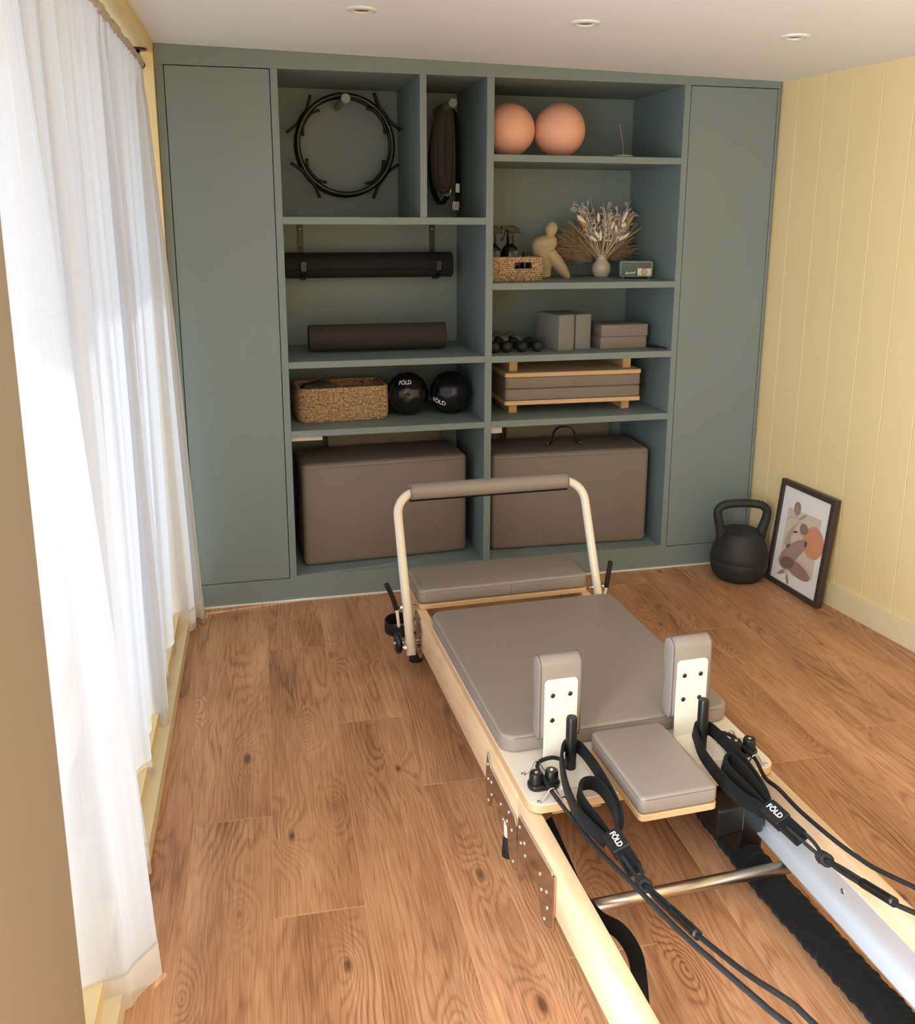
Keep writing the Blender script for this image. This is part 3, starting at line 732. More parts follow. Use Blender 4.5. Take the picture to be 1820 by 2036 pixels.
# ---- spray bottles
def spray(x, y, z, s, label, grp=True):
    t = thing('spray_bottle', label, 'spray bottle', (x, y, z), group='bottles in the small basket')
    bm = bmesh.new(); lathe(bm, [(0, 0), (0.038, 0), (0.041, 0.004), (0.041, 0.115), (0.037, 0.133), (0.024, 0.148), (0.016, 0.155), (0.0155, 0.165), (0, 0.165)], 32)
    autosmooth(obj('bottle', bm, mat('black_glossy_bottle', (14, 15, 16), 0.15), t))
    box('print_panel', 0.004, 0.026, -0.0425, -0.039, 0.06, 0.125, mat('grey_bottle_print', (92, 88, 82), 0.6), t)
    bm = bmesh.new(); cyl(bm, (0, 0, 0.160), (0, 0, 0.19), 0.0165, 0.0165, 20); autosmooth(obj('collar', bm, BLACKP, t))
    bm = bmesh.new(); prism(bm, [(-0.042, 0.216), (-0.042, 0.236), (0.016, 0.237), (0.036, 0.226), (0.046, 0.207), (0.045, 0.2), (-0.004, 0.203), (-0.026, 0.218)], 'y', -0.013, 0.013, 0.003, 2); autosmooth(obj('spray_head', bm, BLACKP, t))
    bm = bmesh.new(); prism(bm, [(-0.014, 0.187), (0.016, 0.187), (0.016, 0.206), (-0.014, 0.21)], 'y', -0.009, 0.009, 0.002, 1); obj('neck', bm, BLACKP, t)
    tube('trigger', [(-0.022, 0, 0.214), (-0.026, 0, 0.195), (-0.034, 0, 0.18), (-0.043, 0, 0.168)], 0.004, BLACKP, t, 8)
    return t
spray(1.632, 0.215, 1.392, 1, 'black trigger spray bottle standing in the small basket')
t2 = spray(1.549, 0.215, 1.392, 1, 'black spray bottle in the small basket, mostly hidden by the shelf upright')
t = thing('dropper_bottle', 'short black capped bottle in the small basket, right of the spray bottles', 'bottle', (1.702, 0.205, 1.392), group='bottles in the small basket')
bm = bmesh.new(); lathe(bm, [(0, 0), (0.02, 0), (0.021, 0.003), (0.021, 0.075), (0.012, 0.085), (0, 0.085)], 20); autosmooth(obj('bottle', bm, BLACKP, t))
bm = bmesh.new(); lathe(bm, [(0.011, 0.084), (0.011, 0.12), (0, 0.121)], 20); autosmooth(obj('cap', bm, BLACKP, t))

# ---- seated figure sculpture
bm = bmesh.new()
sph(bm, (1.872, 0.345, 1.611), (0.030, 0.028, 0.036), 24, Matrix.Rotation(R(18), 4, 'Y'))
sph(bm, (1.838, 0.345, 1.540), (0.062, 0.040, 0.042), 24, Matrix.Rotation(R(-6), 4, 'Y'))
sph(bm, (1.872, 0.345, 1.548), (0.030, 0.034, 0.036), 20)
sph(bm, (1.826, 0.345, 1.515), (0.048, 0.036, 0.052), 20, Matrix.Rotation(R(-25), 4, 'Y'))
sweep(bm, [(1.822, 0.345, 1.52), (1.83, 0.345, 1.48), (1.84, 0.345, 1.44), (1.845, 0.345, 1.40), (1.847, 0.345, 1.3855)], circ(1, 16), scales=[0.036, 0.040, 0.036, 0.030, 0.028])
sweep(bm, [(1.815, 0.345, 1.47), (1.84, 0.335, 1.492), (1.868, 0.325, 1.492), (1.896, 0.322, 1.46), (1.926, 0.32, 1.42), (1.95, 0.32, 1.390), (1.958, 0.32, 1.3865)], circ(1, 16), scales=[0.026, 0.03, 0.032, 0.031, 0.026, 0.017, 0.013])
sph(bm, (1.872, 0.345, 1.57), (0.018, 0.018, 0.02), 14)
o = obj('figure_sculpture', bm, SAND, None, True)
md = o.modifiers.new('remesh', 'REMESH'); md.mode = 'VOXEL'; md.voxel_size = 0.0035; md.use_smooth_shade = True
ms = o.modifiers.new('smooth', 'SMOOTH'); ms.iterations = 6; ms.factor = 0.5
tag(o, 'sand coloured abstract seated figure sculpture beside the small basket', 'sculpture')

# ---- vase and dried flowers
VX, VY, VZ = 2.138, 0.36, 1.3841
bm = bmesh.new()
lathe(bm, [(0, 0.001), (0.032, 0.0), (0.036, 0.003), (0.046, 0.024), (0.0475, 0.040), (0.043, 0.060), (0.028, 0.078), (0.022, 0.086), (0.021, 0.096), (0.026, 0.106), (0.024, 0.107), (0.019, 0.097), (0.019, 0.06), (0, 0.05)], 40)
tag(autosmooth(obj('vase', bm, CERAM, None, False, (VX, VY, VZ)), 60), 'small round pale stoneware vase holding dried flowers', 'vase')
FL = thing('dried_bouquet', 'dried bouquet of bleached twigs, bunny tail grass and brown plumes in the vase', 'dried flowers', (VX, VY, VZ + 0.062))
rf = random.Random(11)
# stems with fine branching twigs
bmS = bmesh.new(); bmT = bmesh.new()
def stem(bm, a, b, r, bend):
    m_ = (Vector(a) + Vector(b)) / 2 + Vector(bend)
    sweep(bm, smoothpath([a, m_, b], 4), circ(r, 4)); return m_
for i in range(34):
    th = rf.uniform(-46, 50); L = rf.uniform(0.17, 0.33) * (1.0 if abs(th) < 35 else 0.85)
    dy = rf.uniform(-0.05, 0.05)
    tip = Vector((L * math.sin(R(th)), dy, L * math.cos(R(th)) * 0.98))
    stem(bmS, (rf.uniform(-.012, .012), rf.uniform(-.012, .012), 0.0), tip, 0.0011, (rf.uniform(-.012, .012), 0, 0.008))
for i in range(20):
    th = rf.uniform(-38, 52); L = rf.uniform(0.20, 0.30)
    dy = rf.uniform(-0.06, 0.03); tip = Vector((L * math.sin(R(th)), dy, L * math.cos(R(th))))
    stem(bmT, (rf.uniform(-.01, .01), 0, 0.0), tip, 0.0012, (rf.uniform(-.015, .015), 0, 0.006))
    for k in range(9):
        s = 0.55 + 0.45 * k / 8; base = tip * s; a2 = th + rf.choice((-1, 1)) * rf.uniform(25, 60); l2 = rf.uniform(0.018, 0.042)
        e2 = base + Vector((l2 * math.sin(R(a2)), rf.uniform(-.012, .012), l2 * math.cos(R(a2))))
        stem(bmT, base, e2, 0.0009, (0, 0, 0.003))
        for q in range(4):
            b3 = base.lerp(e2, 0.4 + 0.2 * q); a3 = a2 + rf.choice((-1, 1)) * rf.uniform(30, 70); l3 = rf.uniform(0.006, 0.014)
            stem(bmT, b3, b3 + Vector((l3 * math.sin(R(a3)), rf.uniform(-.004, .004), l3 * math.cos(R(a3)))), 0.0010, (0, 0, 0.001))
obj('stems', bmS, STEM, FL, True); obj('twigs', bmT, STEMW, FL, True)
# plumes
def plume(a0, a1, l0, l1, num, dy):
    bm = bmesh.new()
    for k in range(num):
        t_ = rf.random(); th = a0 + (a1 - a0) * rf.random(); L = l0 + (l1 - l0) * rf.random() * (0.6 + 0.4 * t_)
        s0 = rf.uniform(0.35, 0.98); base = Vector((L * s0 * math.sin(R(th)), dy + rf.uniform(-.02, .02), L * s0 * math.cos(R(th))))
        ang = th + rf.uniform(-28, 28); l2 = rf.uniform(0.03, 0.07)
        tip = base + Vector((l2 * math.sin(R(ang)), rf.uniform(-.02, .02), l2 * math.cos(R(ang)) - rf.uniform(0, 0.012)))
        m_ = (base + tip) / 2 + Vector((0, 0, 0.006))
        sweep(bm, [base, m_, tip], circ(1, 3), scales=[0.0010, 0.0022, 0.0004], cap=False)
    o = obj('plume', bm, PLUME, FL, True); return o
plume(-80, -42, 0.12, 0.285, 900, 0.02); plume(40, 76, 0.10, 0.21, 520, 0.03); plume(-45, 45, 0.12, 0.27, 560, 0.05)
# bunny tails and pods, placed as in the bunch
def tailp(px, pz, l, r, ang, m, dy=-0.05):
    bm = bmesh.new(); sph(bm, (0, 0, 0), (r, r, l), 14, None)
    o = obj('seed_head', bm, m, FL, True, (px, dy, pz), (0, R(ang), 0)); return o
for px, pz, l, r, a, m in ((-0.122, 0.208, 0.032, 0.011, -48, TAIL), (-0.112, 0.190, 0.03, 0.010, -50, TAILO), (-0.042, 0.218, 0.022, 0.008, -5, TAIL), (0.086, 0.222, 0.03, 0.009, 25, TAIL), (0.112, 0.205, 0.034, 0.009, 30, TAILO),
                           (0.028, 0.182, 0.02, 0.008, 20, TAIL), (0.046, 0.168, 0.018, 0.008, -15, TAIL), (0.082, 0.185, 0.015, 0.012, 60, TAIL), (-0.045, 0.138, 0.02, 0.009, -35, TAIL), (-0.062, 0.12, 0.022, 0.009, -55, TAIL),
                           (-0.028, 0.135, 0.025, 0.007, -5, TAIL), (0.092, 0.132, 0.026, 0.008, 55, TAIL), (0.072, 0.122, 0.016, 0.008, 40, TAIL), (0.054, 0.126, 0.006, 0.006, 0, TAIL), (-0.034, 0.115, 0.005, 0.008, 0, TAIL), (0.0, 0.114, 0.005, 0.008, 0, TAIL), (0.018, 0.112, 0.005, 0.007, 0, TAIL)):
    tailp(px * 1.05, pz * 1.0, l, r, a, m)

# ---- radio
t = thing('radio', 'small green retro radio with a round dial and bone white panel', 'radio', (2.243, 0.185, 1.3841), R(-19))
bm = bmesh.new(); prism(bm, rrect(-0.077, 0.077, 0.008, 0.082, 0.011, 6), 'y', 0.0, 0.075, 0.003, 2); autosmooth(obj('case', bm, RADIOG, t))
box('speaker_cloth', -0.068, 0.006, -0.002, 0.003, 0.015, 0.075, RADIOD, t, 0.001, 1)
box('screen', 0.0085, 0.068, -0.0022, 0.003, 0.0505, 0.075, SCREEN, t)
pn = box('control_panel', 0.0065, 0.068, -0.0025, 0.003, 0.015, 0.048, BONE, t, 0.0006, 1)
bm = bmesh.new(); cyl(bm, (0.0375, -0.012, 0.032), (0.0375, -0.002, 0.032), 0.0148, 0.0158, 32); autosmooth(obj('dial', bm, DIAL, t))
for sx, sz in ((0.014, 0.041), (0.061, 0.041), (0.014, 0.023), (0.061, 0.023)):
    bm = bmesh.new(); cyl(bm, (sx, -0.0034, sz), (sx, -0.002, sz), 0.0022, 0.0022, 10); obj('button', bm, mat('tan_button', (205, 180, 140), 0.5), pn)
bm = text_bm('Revival', 0.0165, 0.0003, shear=0.35, bold=0.00025)
bm.transform(Matrix.Translation((-0.029, -0.0024, 0.0275)) @ Matrix.Rotation(R(-6), 4, 'Y') @ Matrix.Rotation(R(90), 4, 'X')); obj('lettering', bm, BONE, t)
for sx in (-0.06, 0.06):
    for sy in (0.012, 0.063):
        bm = bmesh.new(); cyl(bm, (sx, sy, 0.0), (sx, sy, 0.009), 0.004, 0.006, 12); obj('foot', bm, RADIOG, t)

# ---- dumbbells
def dumbbell(x, y, z, label, m, rot=0.0, r=0.026, L=0.17):
    t = thing('dumbbell', label, 'dumbbell', (x, y, z + r), rot, group='dumbbells beside the grey blocks')
    for s in (-1, 1):
        bm = bmesh.new(); M = Matrix.Translation((0, s * L / 2 * 0.62, 0)) @ Matrix.Rotation(R(-90 * s), 4, 'X')
        lathe(bm, [(0.0, -0.02), (0.014, -0.02), (0.023, -0.010), (r, 0.006), (r, 0.02), (0.022, 0.031), (0.012, 0.037), (0, 0.038)], 24, M); autosmooth(obj('weight_head', bm, m, t), 60)
    bm = bmesh.new(); cyl(bm, (0, -L / 2 * 0.6, 0), (0, L / 2 * 0.6, 0), 0.0135, 0.0135, 16); autosmooth(obj('handle', bm, BLACKR, t))
dumbbell(1.530, 0.165, 1.0658, 'black rounded dumbbell pressed against the shelf upright', BLACKR)
dumbbell(1.590, 0.165, 1.0658, 'black rounded dumbbell, second from the shelf upright', BLACKR)
dumbbell(1.662, 0.165, 1.0658, 'black rounded dumbbell, third from the shelf upright', BLACKR)
dumbbell(1.738, 0.165, 1.0658, 'black rounded dumbbell next to the grey blocks', BLACKR)
GREYD = mat('dull_grey_rubber', (112, 108, 98), 0.75)
dumbbell(1.556, 0.335, 1.0658, 'grey rounded dumbbell behind the black ones, nearest the shelf upright', GREYD, 0.0, 0.029)
dumbbell(1.622, 0.335, 1.0658, 'grey rounded dumbbell behind the black ones, second from the shelf upright', GREYD, 0.0, 0.029)
dumbbell(1.688, 0.335, 1.0658, 'grey rounded dumbbell behind the black ones, nearest the grey blocks', GREYD, 0.0, 0.029)

# ---- yoga blocks
def block(x, y, z, w, d, h, rot, m, label, grp):
    o = slab('yoga_block', -w / 2, w / 2, 0, d, 0, h, 0.006, m, None, 0.004, 2); autosmooth(o)
    o.location = (x, y, z); o.rotation_euler = (0, 0, rot); tag(o, label, 'yoga block', grp)
block(1.873, 0.092, 1.0658, 0.084, 0.2, 0.166, R(13), GREYB, 'grey foam yoga block on end, on the left of the pair', 'grey yoga blocks')
block(1.966, 0.122, 1.0658, 0.084, 0.2, 0.164, R(13), GREYB, 'grey foam yoga block on end, right beside the taupe blocks', 'grey yoga blocks')
block(2.166, 0.118, 1.0658, 0.236, 0.16, 0.0565, R(2), BRNB, 'taupe foam yoga block lying flat at the bottom of its stack', 'taupe yoga blocks')
block(2.168, 0.114, 1.1223, 0.236, 0.16, 0.0565, R(1), BRNB, 'taupe foam yoga block lying flat on top of its stack', 'taupe yoga blocks')
t = thing('phone', 'small black phone with a silver edge lying at the front of the shelf', 'phone', (2.325, 0.1, 1.0658), R(10))
slab('body', -0.021, 0.021, -0.065, 0.065, 0.0005, 0.008, 0.006, BLACKP, t, 0.001, 1)
bm = bmesh.new(); n = rrect(-0.0212, 0.0212, -0.0652, 0.0652, 0.006); sweep(bm, [(a, b, 0.0042) for a, b in n], circ(0.0016, 6), True, upv=(0, 0, 1)); obj('metal_edge', bm, CHROME, t, True)

# ---- stacked padded boards
def padboard(label, z, flip):
    t = thing('padded_board', label, 'padded board', (1.92, 0.1, z), R(-1.0), group='padded plywood boards')
    def zz(a, b): return (a, b) if not flip else (-b, -a)
    a, b = zz(0.047, 0.067); slab('plywood', -0.334, 0.334, 0, 0.4, a, b, 0.012, PLY, t, 0.002, 1)
    a, b = zz(0.067, 0.122); autosmooth(slab('cushion', -0.332, 0.332, 0.002, 0.398, a, b, 0.014, TAUPE2, t, 0.008, 3))
    a, b = zz(0.0, 0.047)
    for x in (-0.28, 0.28): box('foot_block', x - 0.02, x + 0.02, 0.055, 0.33, a, b, PINE, t, 0.002, 1)
    if flip: box('seam', -0.0008, 0.0008, 0.0005, 0.003, -0.120, -0.069, TAUPE_P, t)
    return t
padboard('padded plywood board lying cushion up at the bottom of the pair', 0.7713, False)
padboard('padded plywood board turned cushion down, on top of the pair', 1.0153, True)

# ---- medicine balls
def wrap_text(s, size, r, el, az, roll=0.0):
    bm = text_bm(s, size, 0.0006, bold=size * 0.012)
    bmesh.ops.subdivide_edges(bm, edges=bm.edges[:], cuts=1)
    for v in bm.verts:
        x, y, z = v.co; c, s_ = math.cos(R(roll)), math.sin(R(roll)); x, y = c * x - s_ * y, s_ * x + c * y
        a = R(az) + x / r; e = R(el) + y / r; q = r + 0.0006 + z
        v.co = Vector((q * math.cos(e) * math.sin(a), -q * math.cos(e) * math.cos(a), q * math.sin(e)))
    return bm
def medball(x, y, r, label, el, az, roll, squash=1.0):
    t = thing('medicine_ball', label, 'medicine ball', (x, y, 0.7708 + r), group='black medicine balls')
    bm = bmesh.new(); sph(bm, (0, 0, 0), r, 40)
    rr_ = random.Random(int(x * 100))
    for v in bm.verts:
        n = v.co.normalized(); k = 0.0
        for q in range(5):
            d = Vector((math.sin(q * 2.1 + x * 9), -0.8, math.cos(q * 1.7))).normalized()
            k += 0.004 * math.sin(14 * n.dot(d) + q)
        if v.co.z > -r * 0.97: v.co = n * (r - abs(k) * 0.8)
    obj('shell', bm, BLACKG, t, True)
    for M in (Euler((R(90), 0, R(25))).to_matrix(), Euler((R(60), R(40), 0)).to_matrix()):
        bm = bmesh.new(); n = 48; sweep(bm, [M @ Vector(((r - .001) * math.cos(2 * math.pi * i / n), (r - .001) * math.sin(2 * math.pi * i / n), 0)) for i in range(n)], circ(0.0013, 5), True); obj('seam', bm, BLACKG, t, True)
    obj('lettering', wrap_text('FÖLD', 0.030, r, el, az, roll), LETTER, t)
medball(1.156, 0.235, 0.099, 'black glossy medicine ball with small white lettering near its top, beside the basket', 40, -18, 4)
medball(1.358, 0.225, 0.099, 'black glossy medicine ball with white lettering low on its left side', -18, -48, -14)

# ---- rolled mats
def roll(name, label, x0, x1, y, z, r, m, thick, turns, start):
    bm = bmesh.new(); n = int(turns * 36); pts = []
    for i in range(n + 1):
        a = R(start) + 2 * math.pi * turns * i / n
        q = r - thick * (1.05 * turns * i / n)
        pts.append((q * math.cos(a), q * math.sin(a)))
    outer = [(0, p[0], p[1]) for p in pts]
    A = []; 
    for X in (x0, x1):
        o_ = []; i_ = []
        for k, p in enumerate(pts):
            v = Vector(p); n_ = v.normalized(); o_.append(bm.verts.new((X, y + v.x, z + v.y))); w = v - n_ * thick * 0.97; i_.append(bm.verts.new((X, y + w.x, z + w.y)))
        A.append((o_, i_))
    (o0, i0), (o1, i1) = A
    for k in range(len(pts) - 1):
        bm.faces.new((o0[k], o0[k + 1], o1[k + 1], o1[k])); bm.faces.new((i0[k], i1[k], i1[k + 1], i0[k + 1]))
        bm.faces.new((o0[k], i0[k], i0[k + 1], o0[k + 1])); bm.faces.new((o1[k], o1[k + 1], i1[k + 1], i1[k]))
    bm.faces.new((o0[0], o1[0], i1[0], i0[0])); bm.faces.new((o0[-1], i0[-1], i1[-1], o1[-1]))
    return autosmooth(obj(name, bm, m), 50)
t = roll('exercise_mat', '', 0.634, 1.412, 0.458, 1.447, 0.062, MATBLK, 0.008, 5.5, 200); tag(t, 'charcoal exercise mat rolled up and hung in two black straps', 'exercise mat', 'rolled mats')
t = roll('exercise_mat', '', 0.715, 1.335, 0.265, 1.0678 + 0.0665, 0.0665, MATBRN, 0.011, 4.3, 112); tag(t, 'dark brown exercise mat rolled up and lying on the shelf', 'exercise mat', 'rolled mats')
for x, lab in ((0.712, 'black hanger strap with a bright screw holding the rolled mat, near the left door'), (1.338, 'black hanger strap with a bright screw holding the rolled mat, near the middle upright')):
    t = thing('mat_hanger', lab, 'hanger strap', (x, 0.545, 1.45), group='hanger straps of the rolled mat')
    box('strap', -0.0125, 0.0125, -0.003, 0.003, 0.0, 0.178, BLACKP, t, 0.001, 1)
    ribbon('hook', [(0, -0.003, 0.01), (0, -0.02, -0.052), (0, -0.06, -0.0695), (0, -0.09, -0.0695), (0, -0.135, -0.052), (0, -0.152, -0.02), (0, -0.152, 0.012)], 0.024, 0.004, BLACKP, t, 6, upv=(1, 0, 0))
    box('buckle', -0.014, 0.014, -0.160, -0.154, -0.03, 0.016, BLACKP, t, 0.002, 1)
    for z in (0.158, 0.072):
        bm = bmesh.new(); lathe(bm, [(0.0045, 0.0), (0.0045, 0.002), (0.003, 0.0032), (0.0, 0.0033)], 14, Matrix.Translation((0, -0.003, z)) @ Matrix.Rotation(R(90), 4, 'X')); obj('screw', bm, CHROME if z > 0.1 else BLACKP, t, True)

# ---- big padded boxes and the boards behind them
def sitbox(x, y, rot, w, d, h, label):
    t = thing('sitting_box', label, 'padded box', (x, y, 0.1147), rot, group='padded sitting boxes')
    bm = bmesh.new(); bx(bm, -w / 2, w / 2, 0, d, 0.0, h, 0.022, 4); autosmooth(obj('upholstery', bm, TAUPE2, t), 50)
    for z in (h - 0.022,):
        bm = bmesh.new(); n = rrect(-w / 2 - .0002, w / 2 + .0002, -.0002, d + .0002, 0.022, 5); sweep(bm, [(a, b, z) for a, b in n], circ(0.0012, 5), True, upv=(0, 0, 1)); obj('seam', bm, TAUPE_P, t, True)
    return t
sitbox(1.035, 0.118, R(3.0), 0.765, 0.32, 0.478, 'large taupe padded box without a handle, nearest the window')
b2 = sitbox(1.918, 0.095, R(-2.5), 0.78, 0.32, 0.472, 'large taupe padded box with a black carrying handle on top')
hd = ribbon('handle', [(-0.085, 0.14, 0.475), (-0.068, 0.14, 0.478), (-0.056, 0.14, 0.498), (-0.05, 0.145, 0.53), (-0.025, 0.15, 0.555), (0.025, 0.15, 0.557), (0.052, 0.145, 0.535), (0.058, 0.14, 0.50), (0.07, 0.14, 0.478), (0.09, 0.14, 0.475)], 0.022, 0.004, BLACKP, b2, 6, upv=(0, 1, 0))
for x in (-0.08, 0.085):
    bm = bmesh.new(); sph(bm, (x, 0.14, 0.478), 0.005, 10); obj('stud', bm, CHROME, b2, True)
for x0, x1, lab in ((0.80, 1.365, 'taupe padded board standing upright behind the box without a handle'), (1.70, 2.262, 'taupe padded board standing upright behind the box with the handle')):
    t = thing('jump_board', lab, 'padded board', ((x0 + x1) / 2, 0.49, 0.1147), 0, 'upright padded boards'); w = (x1 - x0) / 2
    autosmooth(box('cushion', -w, w, -0.02, 0.03, 0.0, 0.615, TAUPE2, t, 0.01, 3)); box('plywood', -w, w, 0.03, 0.048, 0.0, 0.615, PLY, t)

# ================================================================== KETTLEBELL
KB = thing('kettlebell', 'large matte black kettlebell on the floor in the corner', 'kettlebell', (2.664, -0.195, 0), R(-14))
bm = bmesh.new()
lathe(bm, [(0, 0.001), (0.088, 0.0), (0.105, 0.006), (0.122, 0.03), (0.133, 0.07), (0.1335, 0.098), (0.1325, 0.100), (0.1335, 0.102), (0.130, 0.13), (0.118, 0.17), (0.104, 0.205), (0.094, 0.226), (0.084, 0.236), (0.06, 0.241), (0, 0.243)], 56)
autosmooth(obj('body', bm, IRON, KB), 50)
hp = smoothpath([(-0.088, 0, 0.205), (-0.100, 0, 0.25), (-0.113, 0, 0.30), (-0.112, 0, 0.335), (-0.085, 0, 0.358), (-0.03, 0, 0.366), (0.03, 0, 0.366), (0.085, 0, 0.358), (0.112, 0, 0.335), (0.113, 0, 0.30), (0.100, 0, 0.25), (0.088, 0, 0.205)], 8)
bm = bmesh.new(); n = len(hp); scs = [0.0195 + 0.010 * (abs(i / (n - 1) - .5) * 2) ** 6 for i in range(n)]
sweep(bm, hp, [(a * 1.0, b * 1.0) for a, b in circ(1, 16)], scales=scs, upv=(0, 1, 0)); obj('handle', bm, IRON, KB, True)
bm = bmesh.new(); sweep(bm, [(0.1338 * math.cos(2 * math.pi * i / 64), 0.1338 * math.sin(2 * math.pi * i / 64), 0.1 + 0.006 * math.sin(4 * math.pi * i / 64)) for i in range(64)], circ(0.0009, 5), True, upv=(0, 0, 1)); obj('parting_line', bm, BLACKP, KB, True)

# ================================================================== FRAMED PRINT
PF = thing('picture_frame', 'dark wooden frame with an abstract brown and orange print leaning on the cream wall', 'picture')
A = Vector((2.785, -0.237, 0.0)); B = Vector((2.806, -0.606, 0.0))
ex = (B - A).normalized(); W = (B - A).length + 0.004; lean = R(5.8)
ey = Vector((0, 0, 1)).cross(ex)            # points away from the wall or into it
if ey.x < 0: ey = -ey                       # towards the wall
ez = (Vector((0, 0, 1)) * math.cos(lean) + ey * math.sin(lean)).normalized(); en = ex.cross(ez).normalized()
if en.x > 0: en = -en                       # towards the room
PF.matrix_world = Matrix(((ex.x, ez.x, en.x, A.x), (ex.y, ez.y, en.y, A.y), (ex.z, ez.z, en.z, A.z), (0, 0, 0, 1)))
H = 0.492
# local axes: X across, Y up the frame, Z towards the room
hand = ex.cross(ez).dot(en)
fb = 0.024
def pbox(name, x0, x1, y0, y1, z0, z1, m, par=PF, bev=0.0): return box(name, x0, x1, y0, y1, z0, z1, m, par, bev, 1)
pbox('frame_rail', 0, W, 0, fb, -0.028, 0.002, FRAMEW, bev=0.001); pbox('frame_rail', 0, W, H - fb, H, -0.028, 0.002, FRAMEW, bev=0.001)
pbox('frame_stile', 0, fb, fb, H - fb, -0.028, 0.002, FRAMEW, bev=0.001); pbox('frame_stile', W - fb, W, fb, H - fb, -0.028, 0.002, FRAMEW, bev=0.001)
pr = pbox('print', fb, W - fb, fb, H - fb, -0.014, -0.008, PAPER)
pw, ph = W - 2 * fb, H - 2 * fb
LAY = [0]
def shape(name, pts, rgb, k=1, smooth=True, alpha=1.0):
    LAY[0] += 1; z = -0.008 + 0.00008 * LAY[0]
    P = [(fb + u * pw, fb + (1 - v) * ph, 0) for u, v in pts]
    if smooth: P = [tuple(q) for q in smoothpath(P, 6, True)]
    bm = bmesh.new(); vs = [bm.verts.new((p[0], p[1], z)) for p in P]; f = bm.faces.new(vs); bmesh.ops.triangulate(bm, faces=[f])
    nm = 'print_' + '_'.join(str(c) for c in rgb)
    return obj(name, bm, mat(nm, rgb, 0.85, var=0.12, vscale=25), pr)
def stroke(pts, w=0.0011, rgb=(96, 78, 70)):
    LAY[0] += 1; z = -0.0078
    P = [(fb + u * pw, fb + (1 - v) * ph, z) for u, v in pts]
    bm = bmesh.new(); sweep(bm, smoothpath(P, 8), circ(w * 0.5, 4)); return obj('ink_line', bm, mat('print_ink', rgb, 0.8), pr)
def ell(cx, cy, rx, ry, rot=0, n=14):
    return [(cx + rx * math.cos(t) * math.cos(R(rot)) - ry * math.sin(t) * math.sin(R(rot)), cy + rx * math.cos(t) * math.sin(R(rot)) + ry * math.sin(t) * math.cos(R(rot))) for t in [2 * math.pi * i / n for i in range(n)]]
shape('colour_wash', [(0.14, 0.215), (0.85, 0.195), (0.86, 0.82), (0.13, 0.845)], (216, 198, 178), smooth=False)
shape('colour_wash', ell(0.76, 0.455, 0.215, 0.165), (214, 150, 112))
shape('colour_wash', ell(0.33, 0.19, 0.075, 0.07, 15), (164, 140, 128))
shape('colour_wash', [(0.38, 0.30), (0.44, 0.25), (0.52, 0.215), (0.53, 0.235), (0.46, 0.275)], (176, 150, 136))
shape('colour_wash', [(0.40, 0.32), (0.34, 0.40), (0.30, 0.52), (0.32, 0.60), (0.20, 0.62), (0.19, 0.54), (0.26, 0.42)], (190, 166, 146))
shape('colour_wash', ell(0.53, 0.365, 0.085, 0.058), (150, 124, 114))
shape('colour_wash', [(0.60, 0.47), (0.64, 0.50), (0.62, 0.56), (0.52, 0.66), (0.36, 0.83), (0.24, 0.86), (0.12, 0.80), (0.16, 0.70), (0.28, 0.60), (0.45, 0.50)], (172, 142, 128))
shape('colour_wash', ell(0.52, 0.795, 0.30, 0.075, 5), (158, 128, 116))
shape('colour_wash', ell(0.31, 0.775, 0.15, 0.062, -8), (128, 102, 94))
shape('colour_wash', [(0.24, 0.87), (0.30, 0.885), (0.22, 0.925), (0.14, 0.945), (0.15, 0.92)], (168, 142, 130))
shape('colour_wash', [(0.34, 0.88), (0.40, 0.94), (0.41, 0.985), (0.37, 0.985), (0.33, 0.93)], (168, 142, 130))
shape('colour_wash', ell(0.62, 0.50, 0.03, 0.035), (110, 88, 80)); shape('colour_wash', ell(0.27, 0.605, 0.045, 0.02, -30), (112, 92, 84)); shape('colour_wash', ell(0.37, 0.43, 0.05, 0.011, -12), (84, 70, 64))
stroke([(0.15, 0.36), (0.20, 0.31), (0.33, 0.28), (0.38, 0.22), (0.33, 0.125), (0.26, 0.18), (0.32, 0.28), (0.42, 0.315), (0.58, 0.33), (0.63, 0.375), (0.52, 0.42), (0.40, 0.425)])
stroke([(0.48, 0.32), (0.46, 0.40), (0.55, 0.46), (0.64, 0.50), (0.50, 0.64), (0.34, 0.865), (0.16, 0.93)])
stroke([(0.56, 0.47), (0.30, 0.59), (0.13, 0.74), (0.14, 0.83), (0.30, 0.865), (0.70, 0.86), (0.82, 0.80), (0.72, 0.73), (0.46, 0.70), (0.24, 0.74)])
stroke([(0.30, 0.865), (0.52, 0.79), (0.66, 0.77), (0.80, 0.80)]); stroke([(0.34, 0.87), (0.36, 0.95), (0.39, 0.985)])
stroke([(0.70, 0.835), (0.73, 0.825), (0.76, 0.835), (0.80, 0.825), (0.84, 0.835)], 0.0008, (150, 140, 130))

